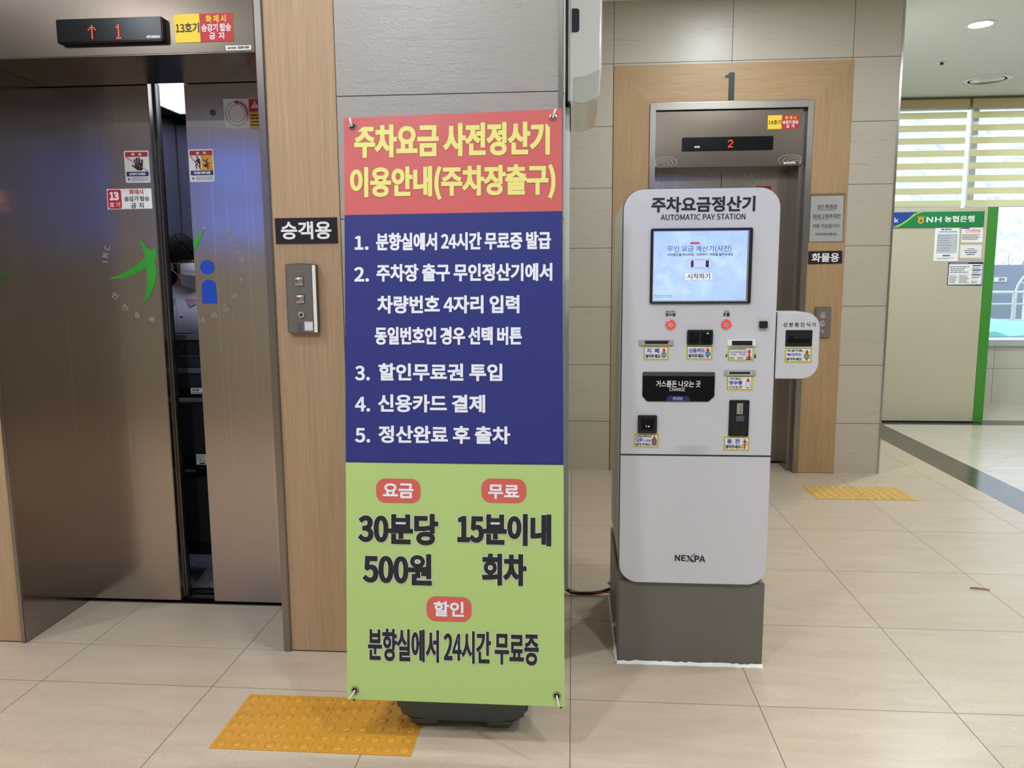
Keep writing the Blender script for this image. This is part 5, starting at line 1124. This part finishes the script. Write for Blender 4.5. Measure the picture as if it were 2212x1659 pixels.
def ell(mb, c, rx, ry, rz, a, m):
    b = len(mb.v); mb.sphere((0, 0, 0), (rx, ry, rz), m, 22, 16)
    for i in range(b, len(mb.v)): x, y, z = mb.v[i]; mb.v[i] = (c[0] + x * math.cos(a) - y * math.sin(a), c[1] + x * math.sin(a) + y * math.cos(a), c[2] + z)
HC = (PX + .012, PY - .002, 1.434)
def hd(f, l, z): return (HC[0] + f * math.cos(HY) - l * math.sin(HY), HC[1] + f * math.sin(HY) + l * math.cos(HY), HC[2] + z)
def body(mb):
    ell(mb, hd(-.012, 0, .025), .094, .074, .098, HY, sk); ell(mb, hd(.022, 0, -.045), .064, .058, .075, HY, sk)     # skull and jaw
    ell(mb, hd(.082, 0, -.022), .017, .013, .022, HY, sk); ell(mb, hd(.068, 0, -.066), .018, .024, .012, HY, sk); ell(mb, hd(.055, 0, -.105), .022, .024, .016, HY, sk)
    for s in (-1, 1): ell(mb, hd(-.015, s * .075, -.01), .018, .012, .030, HY, sk)
    limb(mb, [hd(-.02, 0, -.08), bw(-.01, 0, 1.36), bw(-.005, 0, 1.28)], [.050, .052, .062], sk)
    ell(mb, bw(0, 0, 1.18), .095, .150, .150, BY, sk); ell(mb, bw(.0, 0, .98), .092, .125, .14, BY, sk); ell(mb, bw(0, 0, .84), .105, .155, .12, BY, sk)
    for s in (-1, 1):
        limb(mb, [bw(0, s * .085, .82), bw(.015, s * .088, .44), bw(0, s * .088, .08)], [.080, .052, .034], sk)
        ell(mb, bw(.05, s * .088, .035), .115, .042, .035, BY, sk)
        sh, el = bw(0, s * .160, 1.265), bw(.0, s * .205, 1.00); wr = bw(.075, s * .215, .78)
        limb(mb, [sh, el], [.050, .040], sk); limb(mb, [el, wr], [.038, .025], sk)
        ell(mb, bw(.085, s * .215, .715), .032, .018, .050, BY, sk)
        for k in range(4):
            f0 = .085 + (1.5 - k) * .017; L = (.055, .066, .062, .048)[k]
            limb(mb, [bw(f0, s * .215, .680), bw(f0 + .004, s * .213, .680 - L * .55), bw(f0 + .002, s * .207, .680 - L), bw(f0 - .004, s * .200, .680 - L * 1.25)], [.0085, .0082, .0078, .007], sk)
        limb(mb, [bw(.105, s * .208, .735), bw(.128, s * .200, .700), bw(.130, s * .196, .672)], [.011, .0095, .0085], sk)
person = remeshed('person', body, None, sk, .0065, 4)
tag(person, 'person in white coat and face mask standing inside the half-open elevator', 'person')
def hair(mb):
    ell(mb, hd(-.018, 0, .030), .108, .089, .110, HY, M['hair']); ell(mb, hd(-.045, 0, -.01), .085, .084, .115, HY, M['hair'])
ho = remeshed('hair', hair, person, M['hair'], .006, 3)
bm = bmesh.new(); bm.from_mesh(ho.data)                 # open the hair over the face
dele = []
for v in bm.verts:
    x, y, z = v.co.x + PX - HC[0], v.co.y + PY - HC[1], v.co.z - HC[2]
    f, l = x * math.cos(HY) + y * math.sin(HY), -x * math.sin(HY) + y * math.cos(HY)
    if f > .012 and z < .020 - .12 * abs(l) and abs(l) < .078: dele.append(v)
bmesh.ops.delete(bm, geom=dele, context='VERTS'); bm.to_mesh(ho.data); bm.free()
mb = MB()
for k in range(260):                                     # locks lying over the skull from the crown down
    r = random.Random(k); ph = r.uniform(-PI, PI); front = math.cos(ph)
    th1 = (1.40 + r.uniform(-.14, .16)) if front > .2 else (1.70 + r.uniform(-.1, .25)); dph = .5 + r.uniform(-.25, .25)
    pts = []
    for q in range(9):
        t = q / 8; th = .12 + (th1 - .12) * t; a = ph + dph * t * t; e = 1.03 + .03 * math.sin(PI * t) * r.random() * .6
        pts.append(hd(-.018 + .108 * e * math.sin(th) * math.cos(a), .089 * e * math.sin(th) * math.sin(a), .034 + .106 * e * math.cos(th)))
    mb.tube(pts, [.0012 + .0012 * math.sin(PI * min(1, q / 7)) for q in range(9)], M['hair'], n=5)
mb.tube([hd(.088, -.022, .05), hd(.102, -.028, .022), hd(.104, -.034, -.002), hd(.094, -.042, -.014), hd(.086, -.044, -.004)], [.004, .0036, .003, .0022, .001], M['hair'], n=8)
part(mb, 'hair_strands', ho)
mb = MB(); n, m_ = 22, 12; vs = []
for i in range(n + 1):
    a = -1.25 + 2.5 * i / n
    for j in range(m_ + 1):
        v = j / m_; z = .000 - .128 * v; bulge = .030 * math.sin(PI * min(1, v * 1.05)) ** .7 * math.cos(a) ** 1.5
        rf = (.094 if v < .5 else .094 - .040 * (v - .5)) + bulge + .0022 * math.sin(v * 28) * math.cos(a)
        vs.append(hd(rf * math.cos(a) - .002, rf * .86 * math.sin(a), z * (.72 + .28 * math.cos(a)) - .004 * (1 - math.cos(a))))
mb.add(vs, [(i * (m_ + 1) + j, (i + 1) * (m_ + 1) + j, (i + 1) * (m_ + 1) + j + 1, i * (m_ + 1) + j + 1) for i in range(n) for j in range(m_)], M['mask']); mo = part(mb, 'face_mask', person)
mb = MB()
for s in (-1, 1):
    for zz in (-.004, -.075): mb.tube([hd(.030, s * .078, zz), hd(.004, s * .083, zz * .6), hd(-.018, s * .080, .006 if zz > -.05 else -.03)], .0016, M['mask'], n=5)
part(mb, 'ear_loop', mo)
mb = MB()
for s in (-1, 1): mb.sphere(hd(.070, s * .030, .008), (.009, .009, .006), M['white'], 10, 8); mb.sphere(hd(.0765, s * .030, .008), (.0045, .0045, .0045), M['ink'], 8, 6); mb.tube([hd(.080, s * .014, .030), hd(.083, s * .032, .034), hd(.074, s * .048, .028)], .003, M['hair'], n=5)
part(mb, 'eyes', person)
def coat(mb):
    m = M['coat']
    ell(mb, bw(0, 0, 1.165), .112, .165, .155, BY, m); ell(mb, bw(0, 0, 1.255), .080, .150, .080, BY, m); ell(mb, bw(-.005, 0, 1.315), .066, .078, .050, BY, m); ell(mb, bw(.0, 0, .97), .110, .148, .17, BY, m); ell(mb, bw(0, 0, .80), .128, .180, .16, BY, m)
    for s in (-1, 1):
        sh, el = bw(0, s * .150, 1.262), bw(0, s * .200, 1.115); limb(mb, [sh, el], [.060, .062], m)
co = remeshed('white_coat', coat, person, M['coat'], .008, 5)
from mathutils.bvhtree import BVHTree
_bv = BVHTree.FromPolygons([v.co.copy() for v in co.data.vertices], [tuple(f.vertices) for f in co.data.polygons])
def on_coat(l, z, lift=.002):                # the point of the coat front at a given height and sideways offset
    p = Vector(bw(.4, l, z)) - Vector((PX, PY, 0)); d = Vector((-math.cos(BY), -math.sin(BY), 0))
    h = _bv.ray_cast(p, d)[0]
    return tuple((h if h else p + d * .29) - d * lift + Vector((PX, PY, 0)))
mb = MB()
for k in range(4):
    p = on_coat(-.004, 1.205 - .085 * k); ell(mb, p, .0035, .0085, .0085, BY, M['white']); ell(mb, (p[0] + .003 * math.cos(BY), p[1] + .003 * math.sin(BY), p[2]), .002, .004, .004, BY, M['grey_ink'])
part(mb, 'button', co)
mb = MB(); n = 14                             # overlap of the front edges
vs = [on_coat(l, 1.275 - .40 * k / n, .0035) for k in range(n + 1) for l in (-.022, .012)]
mb.add(vs, [(2 * k, 2 * k + 1, 2 * k + 3, 2 * k + 2) for k in range(n)], M['coat']); part(mb, 'front_placket', co)
mb = MB()
for s in (-1, 1):
    vs = []
    for k in range(11):
        t = k / 10; a = PI * (1 - t) * .98
        inner = bw(.060 * math.cos(a) - .004, s * .062 * math.sin(a) + s * .004, 1.365 - .055 * t)
        q = bw(.088 * math.cos(a) + .012 * t, s * (.088 * math.sin(a) + .006 + .03 * t * t), 1.335 - .085 * t)
        if t > .45:
            c_ = on_coat(s * (.088 * math.sin(a) + .006 + .03 * t * t), 1.335 - .085 * t, .006); q = c_ if (Vector(c_) - Vector(q)).length < .06 else q
        vs += [inner, q]
    mb.add(vs, [(2 * k, 2 * k + 1, 2 * k + 3, 2 * k + 2) for k in range(10)], M['pink'])
part(mb, 'pink_collar', person)
def trous(mb):
    m = M['trousers']; ell(mb, bw(0, 0, .80), .112, .160, .12, BY, m)
    for s in (-1, 1): limb(mb, [bw(0, s * .085, .80), bw(.015, s * .09, .44), bw(0, s * .09, .09)], [.090, .066, .056], m)
remeshed('trousers', trous, person, M['trousers'], .010, 3)
for s in (-1, 1): remeshed('shoe', lambda mb: ell(mb, bw(.05, s * .088, .044), .125, .050, .030, BY, M['shoe']), person, M['shoe'], .008, 2)

M['crate'] = plain('crate_black', (46, 50, 66), .45); M['crate_edge'] = plain('crate_edge', (104, 108, 124), .4)
def crate(z0, h, label, handle):
    o = thing('storage_crate', label, 'crate', (-1.64, 1.0, z0), 'crates on the trolley in the elevator')
    x0, x1, y0, y1 = -1.87, -1.38, .925, 1.035; t = .008
    mb = MB(); mb.box(x0, x1, y0, y0 + t, z0, z0 + h - .02, M['crate']); mb.box(x0, x1, y1 - t, y1, z0, z0 + h - .02, M['crate']); mb.box(x0, x0 + t, y0, y1, z0, z0 + h - .02, M['crate']); mb.box(x1 - t, x1, y0, y1, z0, z0 + h - .02, M['crate']); mb.box(x0, x1, y0, y1, z0, z0 + t, M['crate'])
    for x in (x0 + .10, x0 + .245, x0 + .39): mb.box(x - .006, x + .006, y0 - .006, y0 + .002, z0 + .01, z0 + h - .03, M['crate'])
    part(mb, 'body', o, .002)
    mb = MB(); mb.box(x0 - .012, x1 + .012, y0 - .014, y0 + t, z0 + h - .024, z0 + h, M['crate_edge']); mb.box(x0 - .012, x1 + .012, y1 - t, y1 + .012, z0 + h - .024, z0 + h, M['crate_edge']); mb.box(x0 - .012, x0 + t, y0, y1, z0 + h - .024, z0 + h, M['crate_edge']); mb.box(x1 - t, x1 + .012, y0, y1, z0 + h - .024, z0 + h, M['crate_edge']); part(mb, 'rim', o, .002)
    if handle:
        mb = MB(); pts = [(-1.695, z0 + h - .034), (-1.715, z0 + h - .095), (-1.55, z0 + h - .095), (-1.57, z0 + h - .034)]
        mb.prism(pts, y0 - .008, y0 - .004, M['dark_gap']); mb.tube([(p[0], y0 - .008, p[1]) for p in pts], .0022, M['crate_edge'], n=5); part(mb, 'hand_grip', o)
crate(.972, .145, 'dark plastic crate topmost of the stack before the masked person', True)
crate(.8815, .0895, 'shallow dark crate beneath the topmost crate in the elevator gap', False)
o = thing('trolley', 'black labelled trolley carrying the dark crates inside the elevator', 'trolley', (-1.64, 1.0, 0))
mb = MB()
for x in (-1.86, -1.40):
    for y in (.925, 1.035): mb.box(x - .012, x + .012, y - .012, y + .012, .075, .880, M['black'])
part(mb, 'upright', o, .002)
for z in (.838, .515, .12):
    mb = MB(); mb.box(-1.875, -1.385, .91, 1.05, z, z + .042, M['black']); part(mb, 'shelf', o, .002)
mb = MB(); mb.box(-1.85, -1.42, .94, 1.04, .162, .47, plain('trolley_bin', (22, 23, 30), .6)); mb.box(-1.85, -1.42, .94, 1.04, .557, .80, plain('trolley_bin', (22, 23, 30), .6)); part(mb, 'bin', o, .006)
for x in (-1.84, -1.42):
    for y in (.94, 1.03): mb = MB(); mb.lathe((x - .012, y, .044), [(.0, 0), (.030, 0), (.032, .004), (.032, .020), (.030, .024), (0, .024)], M['black'], axis='x', n=18); mb.box(x - .010, x + .010, y - .01, y + .01, .044, .12, M['steel_dark']); part(mb, 'caster', o)
x0, x1, z0, z1 = -1.6708,-1.5918,0.8573,0.883; mb = MB(); mb.box(x0, x1, .9065, .9100, z0, z1, M['paper']); lb = part(mb, 'room_label', o)
letters(lb, '401호', -1.6653,-1.6327,0.8682,0.8805, .9060, M['ink'], .02); mb = MB(); strip_rows(mb, x0 + .004, x1 - .02, z0 + .002, z0 + .008, 1, .9060, M['grey_ink'], .6); part(mb, 'fine_print', lb, smooth=False)
x0, x1, z0, z1 = -1.6648,-1.6104,0.5383,0.5847; mb = MB(); mb.box(x0, x1, .9065, .9100, z0, z1, M['paper']); lb = part(mb, 'parcel_label', o)
mb = MB(); strip_rows(mb, x0 + .003, x1 - .01, z0 + .012, z1 - .003, 4, .9060, M['grey_ink'], .5); mb.flat(rect(x0 + .012, x1 - .015, z0 + .003, z0 + .009), .9060, M['ink']); part(mb, 'fine_print', lb, smooth=False)
